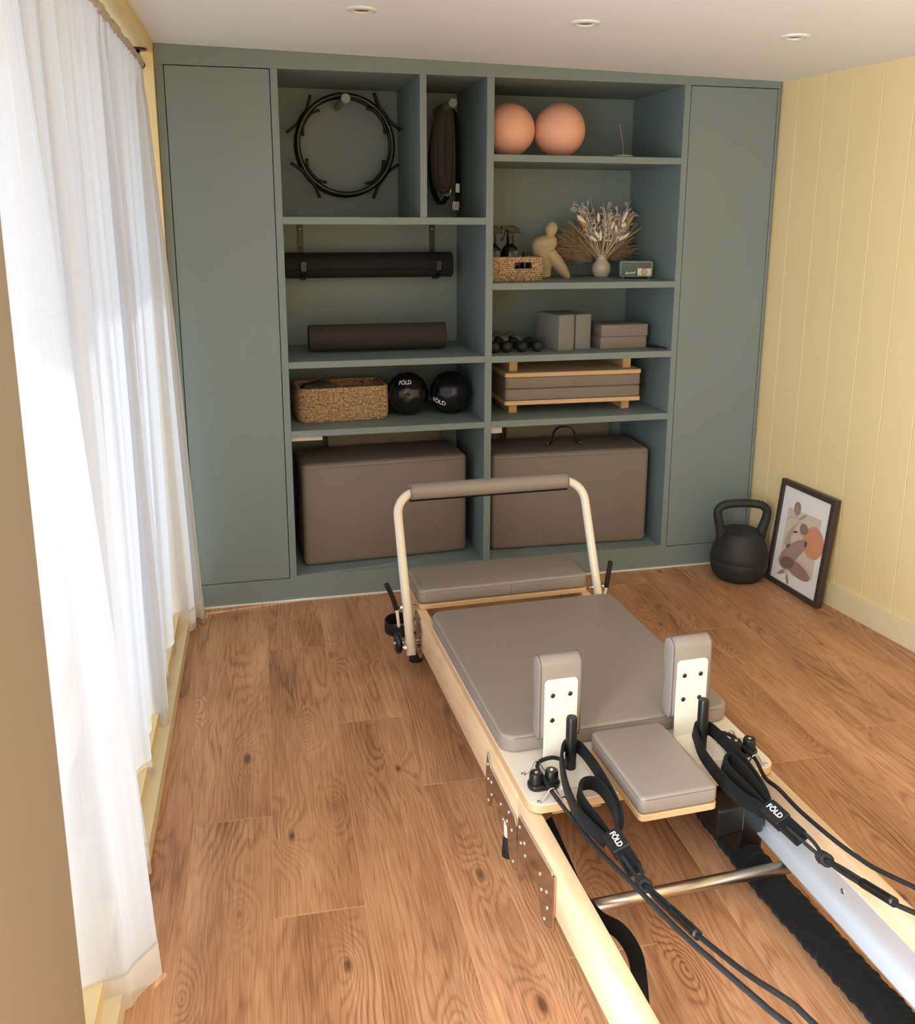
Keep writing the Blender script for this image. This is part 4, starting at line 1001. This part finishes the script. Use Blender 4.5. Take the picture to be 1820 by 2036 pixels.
# ================================================================== PILATES REFORMER
TH = R(1.7); OX, OY = 1.366, -1.5
RF = thing('pilates_reformer', 'folding pilates reformer with maple rails, taupe upholstery and a white footbar', 'pilates reformer', (OX, OY, 0), TH)
NEAR = -1.85; FAR = 0.97; SPL = -0.432
ZT_, ZB_ = 0.25, 0.121
for s in (-1, 1):
    x0, x1 = (s * 0.341, s * 0.306)
    for a, b in ((SPL + 0.0007, FAR), (NEAR, SPL - 0.0007)):
        bm = bmesh.new(); bx(bm, min(x0, x1), max(x0, x1), a, b, ZB_, ZT_, 0.004, 2); autosmooth(obj('rail', bm, MAPLE, RF))
    # aluminium L track inside each rail
    bm = bmesh.new(); a = s * 0.306; prism(bm, [(a, 0.196), (a - s * 0.003, 0.196), (a - s * 0.003, 0.118), (a - s * 0.036, 0.118), (a - s * 0.036, 0.114), (a, 0.114)], 'y', NEAR, FAR - 0.06)
    tr = obj('track', bm, ALU, RF)
    for y in (-0.85, -0.25, 0.35, -1.45):
        bm = bmesh.new(); lathe(bm, [(0.007, 0), (0.007, 0.001), (0.004, 0.0025), (0.003, 0.0012), (0, 0.0012)], 16, Matrix.Translation((a - s * 0.003, y, 0.165)) @ Matrix.Rotation(R(-90 * s), 4, 'Y')); obj('track_bolt', bm, STEEL, tr, True)
box('end_board', -0.306, 0.306, NEAR, NEAR + 0.03, ZB_, ZT_, MAPLE, RF, 0.003, 1)
box('end_board', -0.306, 0.306, FAR - 0.03, FAR, ZB_, ZT_, MAPLE, RF, 0.003, 1)
# legs
for s in (-1, 1):
    for y, r in ((0.829, 0.027), (-0.33, 0.019), (-1.78, 0.0215)):
        bm = bmesh.new(); cyl(bm, (s * 0.3265, y, 0.04), (s * 0.3265, y, ZB_), 0.0145, 0.0145, 18)
        lg = obj('leg', bm, CREAMET, RF, True)
        bm = bmesh.new(); lathe(bm, [(0, 0), (r, 0), (r, 0.01), (r * 0.86, 0.058), (0.0146, 0.06)], 20, Matrix.Translation((s * 0.3265, y, 0))); autosmooth(obj('rubber_foot', bm, BLACKR, lg), 50)
# carriage
slab('carriage_board', -0.338, 0.338, -0.525, 0.535, 0.2535, 0.2765, 0.035, PLY, RF, 0.002, 1)
slab('board_laminate', -0.336, 0.336, -0.523, 0.533, 0.2765, 0.2782, 0.034, LAMI, RF)
for x0, x1 in ((-0.275, -0.145), (0.145, 0.275)): box('carriage_runner', x0, x1, -0.505, 0.5, 0.232, 0.2535, PINE, RF, 0.002, 1)
def cushion(name, x0, x1, y0, y1, z0, z1, rad, bev, par, pipe=True):
    o = autosmooth(slab(name, x0, x1, y0, y1, z0, z1, rad, TAUPE, par, bev, 4), 60)
    if pipe:
        bm = bmesh.new(); n = rrect(x0 + .0015, x1 - .0015, y0 + .0015, y1 - .0015, rad, 6); sweep(bm, [(a, b, z1 - bev * 0.72) for a, b in n], circ(0.0016, 6), True, upv=(0, 0, 1)); obj('piping', bm, TAUPE_P, o, True)
    return o
cushion('carriage_pad', -0.338, 0.338, -0.298, 0.537, 0.2782, 0.3275, 0.045, 0.010, RF)
# headrest
slab('headrest_board', -0.111, 0.093, -0.648, -0.345, 0.2785, 0.2965, 0.014, PLY, RF, 0.002, 1)
cushion('headrest_pad', -0.111, 0.093, -0.648, -0.343, 0.2965, 0.341, 0.016, 0.009, RF)
# shoulder rests, hook posts, rope cleats and guides, mirrored
def shoulder(s, cx, yp, px, py):
    w = 0.0455
    bm = bmesh.new(); prism(bm, rrect(cx - w, cx + w, 0.276, 0.506, 0.012, 4), 'y', yp - 0.005, yp, 0.001, 1)
    pl = autosmooth(obj('shoulder_bracket', bm, CREAMET, RF))
    bm = bmesh.new(); prism(bm, rrect(cx - w, cx + w, yp - 0.135, yp, 0.008, 4), 'z', 0.2783, 0.2835, 0.001, 1); autosmooth(obj('bracket_foot', bm, CREAMET, pl))
    for dx, z in ((-0.024, 0.462), (0.024, 0.462), (-0.024, 0.392), (0.024, 0.392)):
        bm = bmesh.new(); lathe(bm, [(0.0065, 0), (0.0065, 0.0012), (0.005, 0.0025), (0.0028, 0.0028), (0.0025, 0.001), (0, 0.001)], 18, Matrix.Translation((cx + dx, yp - 0.005, z)) @ Matrix.Rotation(R(90), 4, 'X')); autosmooth(obj('screw', bm, mat('dark_zinc', (92, 84, 76), 0.3, 0.9), pl))
    # peanut-shaped pad in side view
    prof = smoothpath([(yp + 0.002, 0.345, 0), (yp + 0.001, 0.42, 0), (yp + 0.001, 0.53, 0), (yp + 0.008, 0.553, 0), (yp + 0.030, 0.562, 0), (yp + 0.052, 0.545, 0), (yp + 0.056, 0.50, 0), (yp + 0.045, 0.445, 0), (yp + 0.052, 0.385, 0), (yp + 0.046, 0.345, 0), (yp + 0.025, 0.331, 0)], 5, True)
    bm = bmesh.new(); hw = 0.059; prism(bm, [(p[0], p[1]) for p in prof], 'x', cx - hw, cx + hw, 0.006, 3)
    pd = autosmooth(obj('shoulder_pad', bm, TAUPE, RF), 60)
    for sx in (-1, 1):
        bm = bmesh.new(); sweep(bm, [(cx + sx * (hw - 0.0035), p[0], p[1]) for p in prof], circ(0.0018, 6), True, upv=(1, 0, 0)); obj('piping', bm, TAUPE_P, pd, True)
    bm = bmesh.new(); lathe(bm, [(0, 0.2835), (0.0145, 0.2835), (0.0145, 0.422), (0.0125, 0.4275), (0, 0.428)], 24, Matrix.Translation((px, py, 0))); autosmooth(obj('hook_post', bm, BLACKP, RF), 50)
    # cam cleat
    cxl = s * 0.279
    bm = bmesh.new(); prism(bm, rrect(cxl - 0.041, cxl + 0.041, -0.474, -0.428, 0.020, 5), 'z', 0.2782, 0.292, 0.003, 2); ck = autosmooth(obj('cam_cleat', bm, BLACKP, RF), 50)
    for dx in (-0.0205, 0.0205):
        bm = bmesh.new(); lathe(bm, [(0.0175, 0.292), (0.0165, 0.315), (0.0145, 0.3195), (0.0, 0.320)], 20, Matrix.Translation((cxl + dx, -0.451, 0))); autosmooth(obj('cam', bm, BLACKP, ck), 40)
        bm = bmesh.new(); lathe(bm, [(0.0048, 0.320), (0.0045, 0.3212), (0.0022, 0.3208), (0, 0.3204)], 12, Matrix.Translation((cxl + dx, -0.451, 0))); obj('cam_screw', bm, CHROME, ck, True)
    for y in (-0.392, -0.512):
        q = cxl
        gd = tube('rope_guide', [(q - 0.034, y, 0.2805), (q - 0.024, y, 0.2815), (q - 0.014, y, 0.296), (q - 0.006, y, 0.309), (q + 0.006, y, 0.309), (q + 0.014, y, 0.296), (q + 0.024, y, 0.2815), (q + 0.034, y, 0.2805)], 0.0023, STEEL, RF, 8)
        for dx in (-0.033, 0.033):
            bm = bmesh.new(); lathe(bm, [(0.006, 0.2784), (0.006, 0.2806), (0.0035, 0.2818), (0, 0.2815)], 14, Matrix.Translation((q + dx, y, 0))); obj('guide_screw', bm, STEEL, gd, True)
shoulder(-1, -0.1965, -0.343, -0.188, -0.402)
shoulder(1, 0.185, -0.333, 0.181, -0.410)
# footbar
FB = bpy.data.objects.new('footbar', None); COL.objects.link(FB); FB.parent = RF; FB.empty_display_size = .05
d = Vector((0, 0.43, 0.9)).normalized(); P0 = Vector((0, 0.665, 0.105))
def fbp(x, s): return tuple(Vector((x, 0, 0)) + P0 + d * s)
xs, rb, st_ = 0.378, 0.085, 0.600
pts = [fbp(-xs, 0.0), fbp(-xs, 0.25), fbp(-xs, st_ - rb)]
for i in range(1, 9): pts.append(fbp(-xs + rb * (1 - math.cos(R(90 * i / 8))), st_ - rb + rb * math.sin(R(90 * i / 8))))
pts += [fbp(-0.1, st_), fbp(0.1, st_)]
for i in range(0, 8): pts.append(fbp(xs - rb * (1 - math.cos(R(90 - 90 * i / 8))), st_ - rb + rb * math.sin(R(90 - 90 * i / 8))))
pts += [fbp(xs, st_ - rb), fbp(xs, 0.25), fbp(xs, 0.0)]
tube('footbar_tube', pts, 0.0168, CREAMET, FB, 18, path=False)
bm = bmesh.new(); tp = P0 + d * st_
M = Matrix.Translation((0, tp.y, tp.z)) @ Matrix.Rotation(R(90), 4, 'Y')
lathe(bm, [(0.0175, -0.325), (0.030, -0.325), (0.0315, -0.321), (0.0315, 0.308), (0.030, 0.312), (0.0175, 0.312)], 32, M); gr = autosmooth(obj('grip_sleeve', bm, TAUPE, FB), 40)
bm = bmesh.new(); bx(bm, -0.326, 0.313, tp.y - 0.012, tp.y + 0.002, tp.z - 0.036, tp.z - 0.029, 0.002, 1); obj('sleeve_slit', bm, BLACKF, gr)
for x in (-0.322, 0.309):
    bm = bmesh.new(); n = 28; sweep(bm, [(x, tp.y + 0.0316 * math.cos(2 * math.pi * i / n), tp.z + 0.0316 * math.sin(2 * math.pi * i / n)) for i in range(n)], circ(0.0012, 5), True, upv=(1, 0, 0)); obj('stitching', bm, TAUPE_P, gr, True)
for s in (-1, 1):
    # slotted pivot plate, rollers, clamp lever and transport wheel
    bm = bmesh.new(); prism(bm, rrect(0.645, 0.765, 0.085, 0.245, 0.03, 5), 'x', s * 0.3415, s * 0.3455, 0.0008, 1); pp = autosmooth(obj('pivot_plate', bm, STEEL, RF))
    for k in range(5):
        bm = bmesh.new(); z = 0.115 + 0.026 * k; bx(bm, min(s * 0.3452, s * 0.3462), max(s * 0.3452, s * 0.3462), 0.668, 0.676, z - 0.006, z + 0.006); obj('slot', bm, BLACKP, pp)
    for sft in (0.03, 0.175):
        p = Vector(fbp(s * xs, sft)); bm = bmesh.new(); cyl(bm, (s * 0.345, p.y, p.z), (s * 0.408, p.y, p.z), 0.006, 0.006, 14); obj('pivot_bolt', bm, CHROME, RF, True)
        bm = bmesh.new(); cyl(bm, (s * 0.396, p.y, p.z), (s * 0.404, p.y, p.z), 0.013, 0.011, 18); autosmooth(obj('bolt_cap', bm, CHROME, RF))
    lv = tube('clamp_lever', [(s * 0.408, 0.745, 0.185), (s * 0.412, 0.742, 0.225), (s * 0.418, 0.738, 0.262)], 0.0058, CREAMET, RF, 10, 3)
    tube('lever_grip', [(s * 0.417, 0.739, 0.258), (s * (0.432 if s < 0 else 0.421), 0.735, 0.31), (s * (0.452 if s < 0 else 0.425), 0.73, 0.357), (s * (0.455 if s < 0 else 0.426), 0.729, 0.365)], 0.0095, BLACKR, lv, 12, 4, scales=None)
    bm = bmesh.new(); lathe(bm, [(0.008, -0.012), (0.030, -0.012), (0.038, -0.007), (0.040, 0.0), (0.038, 0.007), (0.030, 0.012), (0.008, 0.012)], 32, Matrix.Translation((s * 0.408, 0.762, 0.112)) @ Matrix.Rotation(R(90), 4, 'Y')); wh = autosmooth(obj('transport_wheel', bm, BLACKG, RF), 60)
    bm = bmesh.new(); cyl(bm, (s * 0.345, 0.762, 0.112), (s * 0.424, 0.762, 0.112), 0.007, 0.007, 14); obj('axle', bm, CHROME, wh, True)
    bm = bmesh.new(); prism(bm, [(0.745, 0.095), (0.785, 0.095), (0.785, 0.20), (0.755, 0.20)], 'x', s * 0.346, s * 0.350); obj('wheel_plate', bm, STEEL, RF)
# standing platform
PLT = slab('platform_board', -0.334, 0.334, 0.725, 0.965, 0.2505, 0.270, 0.02, PLY, RF, 0.003, 2)
sp = cushion('platform_pad', -0.334, 0.334, 0.727, 0.965, 0.270, 0.325, 0.028, 0.012, RF, False)
bm = bmesh.new(); bx(bm, 0.02, 0.0222, 0.7262, 0.729, 0.273, 0.316); obj('seam', bm, TAUPE_P, sp)
bm = bmesh.new(); n = rrect(-0.3325, 0.3325, 0.7285, 0.9635, 0.028, 6); sweep(bm, [(a, b, 0.316) for a, b in n], circ(0.0014, 6), True, upv=(0, 0, 1)); obj('piping', bm, TAUPE_P, sp, True)
# folding hinge: two polished plates with domed rivets on each outer face
HA = [(-0.188, 0.224), (-0.205, 0.214), (-0.222, 0.196), (-0.428, 0.188), (-0.447, 0.172), (-0.458, 0.07), (-0.448, 0.045), (-0.428, 0.033), (-0.405, 0.036), (-0.39, 0.055), (-0.372, 0.118), (-0.345, 0.13), (-0.25, 0.128), (-0.232, 0.115), (-0.225, 0.085), (-0.212, 0.070), (-0.196, 0.073), (-0.186, 0.09), (-0.180, 0.15)]
HB = [(-0.462, 0.214), (-0.69, 0.226), (-0.706, 0.214), (-0.708, 0.10), (-0.69, 0.078), (-0.664, 0.062), (-0.642, 0.060), (-0.628, 0.075), (-0.612, 0.118), (-0.59, 0.13), (-0.51, 0.128), (-0.50, 0.06), (-0.485, 0.042), (-0.468, 0.045), (-0.459, 0.07), (-0.455, 0.17)]
RIV = {0: [(-0.198, 0.192), (-0.203, 0.150), (-0.232, 0.158), (-0.236, 0.122), (-0.205, 0.085), (-0.318, 0.148), (-0.34, 0.118), (-0.372, 0.135), (-0.385, 0.17), (-0.41, 0.135), (-0.425, 0.055)],
       1: [(-0.472, 0.188), (-0.482, 0.15), (-0.508, 0.168), (-0.515, 0.138), (-0.62, 0.168), (-0.632, 0.135), (-0.665, 0.155), (-0.672, 0.118), (-0.655, 0.075)]}
for s in (-1, 1):
    for k, HO in enumerate((HA, HB)):
        bm = bmesh.new(); prism(bm, HO, 'x', s * 0.3415, s * 0.3475, 0.0008, 1); hg = autosmooth(obj('hinge_plate', bm, STEEL, RF), 30)
        bm = None
        for y, z in RIV[k]:
            bm = bmesh.new(); sph(bm, (s * 0.3475, y, z), (0.0035, 0.0058, 0.0058), 10); obj('rivet', bm, CHROME, hg, True)
    box('hinge_rim', s * 0.3485 if s < 0 else 0.3415, -0.3415 if s < 0 else 0.3485, -0.712, -0.700, 0.088, 0.228, STEEL, RF, 0.003, 2)
# cross tube
tube('cross_tube', [(-0.338, -0.672, 0.098), (0.318, -0.672, 0.098)], 0.016, BRUSHED, RF, 20, path=False)
# shirred black spring cover
pts = []; scs = []
path = smoothpath([(0.262, -0.25, 0.046), (0.256, -0.42, 0.046), (0.250, -0.61, 0.046), (0.256, -0.80, 0.046), (0.262, -0.96, 0.046), (0.270, -1.10, 0.046), (0.272, -1.15, 0.046)], 30)
n = len(path)
for i, p in enumerate(path):
    e = min(1.0, i / 12, (n - 1 - i) / 14 + 0.25)
    scs.append((0.0405 + 0.0013 * math.sin(i * 0.55 + 2 * math.sin(i * 0.11)) + 0.0012 * math.sin(i * 1.3 + 1) + 0.0008 * math.sin(i * 2.3)) * (0.35 + 0.65 * e))
bm = bmesh.new(); sweep(bm, path, [(a * (1 + 0.05 * math.sin(5 * k)), b) for k, (a, b) in enumerate(circ(1, 20))], scales=scs); obj('spring_cover', bm, BLACKF, RF, True)
tube('spring_end', [(0.272, -1.148, 0.046), (0.273, -1.17, 0.046), (0.273, -1.82, 0.10)], 0.006, CHROME, RF, 8)
bm = bmesh.new(); bx(bm, 0.135, 0.215, -0.585, -0.49, 0.145, 0.222, 0.008, 2); obj('spring_anchor', bm, BLACKP, RF)
bm = bmesh.new(); bx(bm, 0.215, 0.29, -0.56, -0.10, 0.06, 0.225, 0.01, 2); obj('spring_bracket', bm, BLACKP, RF)
# webbing carry strap inside the near rail
ribbon('carry_strap', [(-0.288, -0.50, 0.215), (-0.286, -0.60, 0.19), (-0.283, -0.70, 0.165), (-0.268, -0.775, 0.160), (-0.240, -0.83, 0.165), (-0.222, -0.87, 0.135), (-0.222, -0.90, 0.08), (-0.235, -0.94, 0.03), (-0.262, -0.99, 0.006)], 0.034, 0.004, BLACKF, RF, 8, upv=(0.75, 0.15, 0.65))
# end risers with pulleys (out of frame, carry the ropes)
for s in (-1, 1):
    bm = bmesh.new(); cyl(bm, (s * 0.25, NEAR + 0.015, ZT_), (s * 0.25, NEAR + 0.015, 0.66), 0.016, 0.016, 16); rs = obj('riser', bm, CREAMET, RF, True)
    bm = bmesh.new(); lathe(bm, [(0.0, -0.01), (0.028, -0.01), (0.022, 0.0), (0.028, 0.01), (0, 0.01)], 24, Matrix.Translation((s * 0.25, NEAR + 0.04, 0.645)) @ Matrix.Rotation(R(90), 4, 'Y')); autosmooth(obj('pulley', bm, BLACKP, rs))
# ropes from the cleats to the risers
RL = [(-0.19, -0.385, 0.289), (-0.225, -0.378, 0.303), (-0.262, -0.383, 0.303), (-0.279, -0.405, 0.301), (-0.279, -0.451, 0.300), (-0.279, -0.512, 0.300), (-0.262, -0.56, 0.280), (-0.25, -0.60, 0.268), (-0.25, -0.725, 0.29), (-0.25, -0.9, 0.338), (-0.25, -1.092, 0.389), (-0.25, -1.229, 0.434), (-0.25, -1.337, 0.471), (-0.25, -1.407, 0.497), (-0.25, -1.80, 0.66)]
RR = [(0.185, -0.385, 0.289), (0.215, -0.378, 0.303), (0.258, -0.383, 0.303), (0.279, -0.405, 0.301), (0.279, -0.451, 0.300), (0.279, -0.512, 0.300), (0.252, -0.60, 0.305), (0.25, -0.661, 0.313), (0.25, -0.761, 0.312), (0.25, -0.935, 0.334), (0.25, -1.105, 0.388), (0.25, -1.80, 0.66)]
tube('rope', RL, 0.0052, BLACKC, RF, 8); tube('rope', RR, 0.0052, BLACKC, RF, 8)

# ================================================================== HAND LOOPS ON THE POSTS
def hand_loop(label, outer, inner, cord, patch, pdir, sl):
    t = thing('hand_strap', label, 'strap', (OX, OY, 0), TH, group='black hand straps on the reformer')
    ribbon('long_loop', outer, 0.042, 0.007, BLACKF, t, 6, upv=(0, -0.25, 0.97))
    ribbon('short_loop', inner, 0.044, 0.007, BLACKF, t, 6, upv=(0, -0.25, 0.97))
    # stitched end tongue with the label patch
    P = Vector(patch); dr_ = Vector(pdir).normalized(); nrm = Vector((-0.25, -0.70, 0.67)); nrm = (nrm - dr_ * nrm.dot(dr_)).normalized(); sd = nrm.cross(dr_).normalized()
    M = Matrix(((dr_.x, sd.x, nrm.x, P.x), (dr_.y, sd.y, nrm.y, P.y), (dr_.z, sd.z, nrm.z, P.z), (0, 0, 0, 1)))
    bm = bmesh.new(); q = bmesh.new(); bx(q, -0.035, 0.085, -0.018, 0.018, -0.022, 0.004, 0.004, 2); merge(bm, q, M)
    tg = obj('end_tongue', bm, BLACKF, t, True)
    bm = bmesh.new(); q = bmesh.new(); bx(q, -0.029, 0.029, -0.0205, 0.0205, -0.0225, 0.0062, 0.002, 1); merge(bm, q, M); pt = obj('label_patch', bm, mat('black_satin_label', (18, 18, 19), 0.5), tg)
    tb = text_bm('FÖLD', 0.0185, 0.0003, bold=0.0003); tb.transform(Matrix.Translation((0, 0, 0.0066)))
    bm = bmesh.new(); merge(bm, tb, M); obj('lettering', bm, LETTER, tg)
    # cord: two legs to a knot, bundle, sleeve, single rope
    k = Vector(cord[0]); e = P + dr_ * 0.08
    tube('cord', [e + sd * 0.012, e.lerp(k, 0.5) + sd * 0.010, k], 0.0042, BLACKC, t, 7)
    tube('cord', [P + dr_ * 0.05 + nrm * 0.006 - sd * 0.008, e.lerp(k, 0.5) - sd * 0.006 + nrm * 0.004, k], 0.0042, BLACKC, t, 7)
    bm = bmesh.new(); kd = (Vector(cord[1]) - k).normalized()
    for j in range(3):
        a = kd.orthogonal().normalized(); a.rotate(Matrix.Rotation(j * 1.1, 3, kd)); b = kd.cross(a); nn = 14
        c = k + kd * (0.008 * (j - 1))
        sweep(bm, [c + a * (0.0095 * math.cos(2 * math.pi * i / nn)) + b * (0.0095 * math.sin(2 * math.pi * i / nn)) + kd * (0.005 * math.sin(2 * math.pi * i / nn + j)) for i in range(nn)], circ(0.0055, 7), True)
    obj('knot', bm, BLACKC, t, True)
    sA, sB = sl
    for off in (-0.0045, 0.0045):
        tube('cord', [k] + [Vector(c_) + sd * off for c_ in cord[1:sA + 1]], 0.0044, BLACKC, t, 7)
    tube('cord_sleeve', cord[sA:sB + 1], 0.0098, BLACKP, t, 12)
    tube('cord', cord[sB:], 0.005, BLACKC, t, 8)
ZL = 0.312
LO = [(-0.228, -0.722, ZL - .008), (-0.243, -0.700, ZL), (-0.257, -0.623, ZL), (-0.245, -0.515, ZL), (-0.222, -0.425, ZL + .012), (-0.205, -0.388, ZL + .02), (-0.185, -0.374, ZL + .02), (-0.160, -0.385, ZL + .015), (-0.148, -0.42, ZL + .005), (-0.146, -0.498, ZL), (-0.156, -0.61, ZL), (-0.178, -0.69, ZL), (-0.212, -0.722, ZL - .008)]
LI = [(-0.218, -0.722, ZL - .008), (-0.226, -0.67, ZL), (-0.231, -0.59, ZL), (-0.222, -0.541, ZL), (-0.199, -0.516, ZL), (-0.172, -0.524, ZL), (-0.163, -0.57, ZL), (-0.172, -0.646, ZL), (-0.20, -0.722, ZL - .008)]
hand_loop('black hand strap with a lettered patch on the reformer post nearer the curtain', LO, LI,
          [(-0.22, -0.886, 0.323), (-0.22, -0.95, 0.340), (-0.22, -1.003, 0.356), (-0.22, -1.102, 0.384), (-0.22, -1.246, 0.437), (-0.22, -1.371, 0.494), (-0.225, -1.437, 0.518), (-0.25, -1.80, 0.645)],
          (-0.219, -0.752, 0.326), (0.002, -0.13, -0.004), (2, 3))
RO = [(0.170, -0.722, ZL - .008), (0.158, -0.706, ZL), (0.142, -0.665, ZL), (0.137, -0.585, ZL), (0.148, -0.474, ZL), (0.158, -0.425, ZL + .012), (0.168, -0.393, ZL + .02), (0.188, -0.380, ZL + .02), (0.212, -0.385, ZL + .015), (0.228, -0.415, ZL + .005), (0.231, -0.503, ZL), (0.221, -0.593, ZL), (0.203, -0.675, ZL), (0.186, -0.722, ZL - .008)]
RI = [(0.176, -0.718, ZL - .008), (0.170, -0.646, ZL), (0.168, -0.579, ZL), (0.176, -0.532, ZL), (0.193, -0.514, ZL), (0.208, -0.520, ZL), (0.209, -0.562, ZL), (0.203, -0.629, ZL), (0.190, -0.718, ZL - .008)]
hand_loop('black hand strap with a lettered patch on the reformer post nearer the kettlebell', RO, RI,
          [(0.2, -0.904, 0.312), (0.2, -0.96, 0.327), (0.2, -1.022, 0.344), (0.2, -1.112, 0.37), (0.2, -1.163, 0.389), (0.25, -1.80, 0.645)],
          (0.178, -0.752, 0.324), (0.016, -0.13, -0.006), (2, 3))

# ---- black fabric band on the floor behind the footbar
bm = bmesh.new(); n = 48; cxy = Vector((1.003, -0.41, 0))
outer = [(0.064 * math.cos(2 * math.pi * i / n), 0.066 * math.sin(2 * math.pi * i / n), 0.026) for i in range(n)]
sweep(bm, outer, rrect(-0.0022, 0.0022, -0.0255, 0.0255, 0.002, 2), True, upv=(0, 0, 1))
o = obj('loop_band', bm, BLACKR, None, True, (cxy.x, cxy.y, 0)); tag(o, 'black rubber loop band standing on the floor behind the footbar lever', 'band')
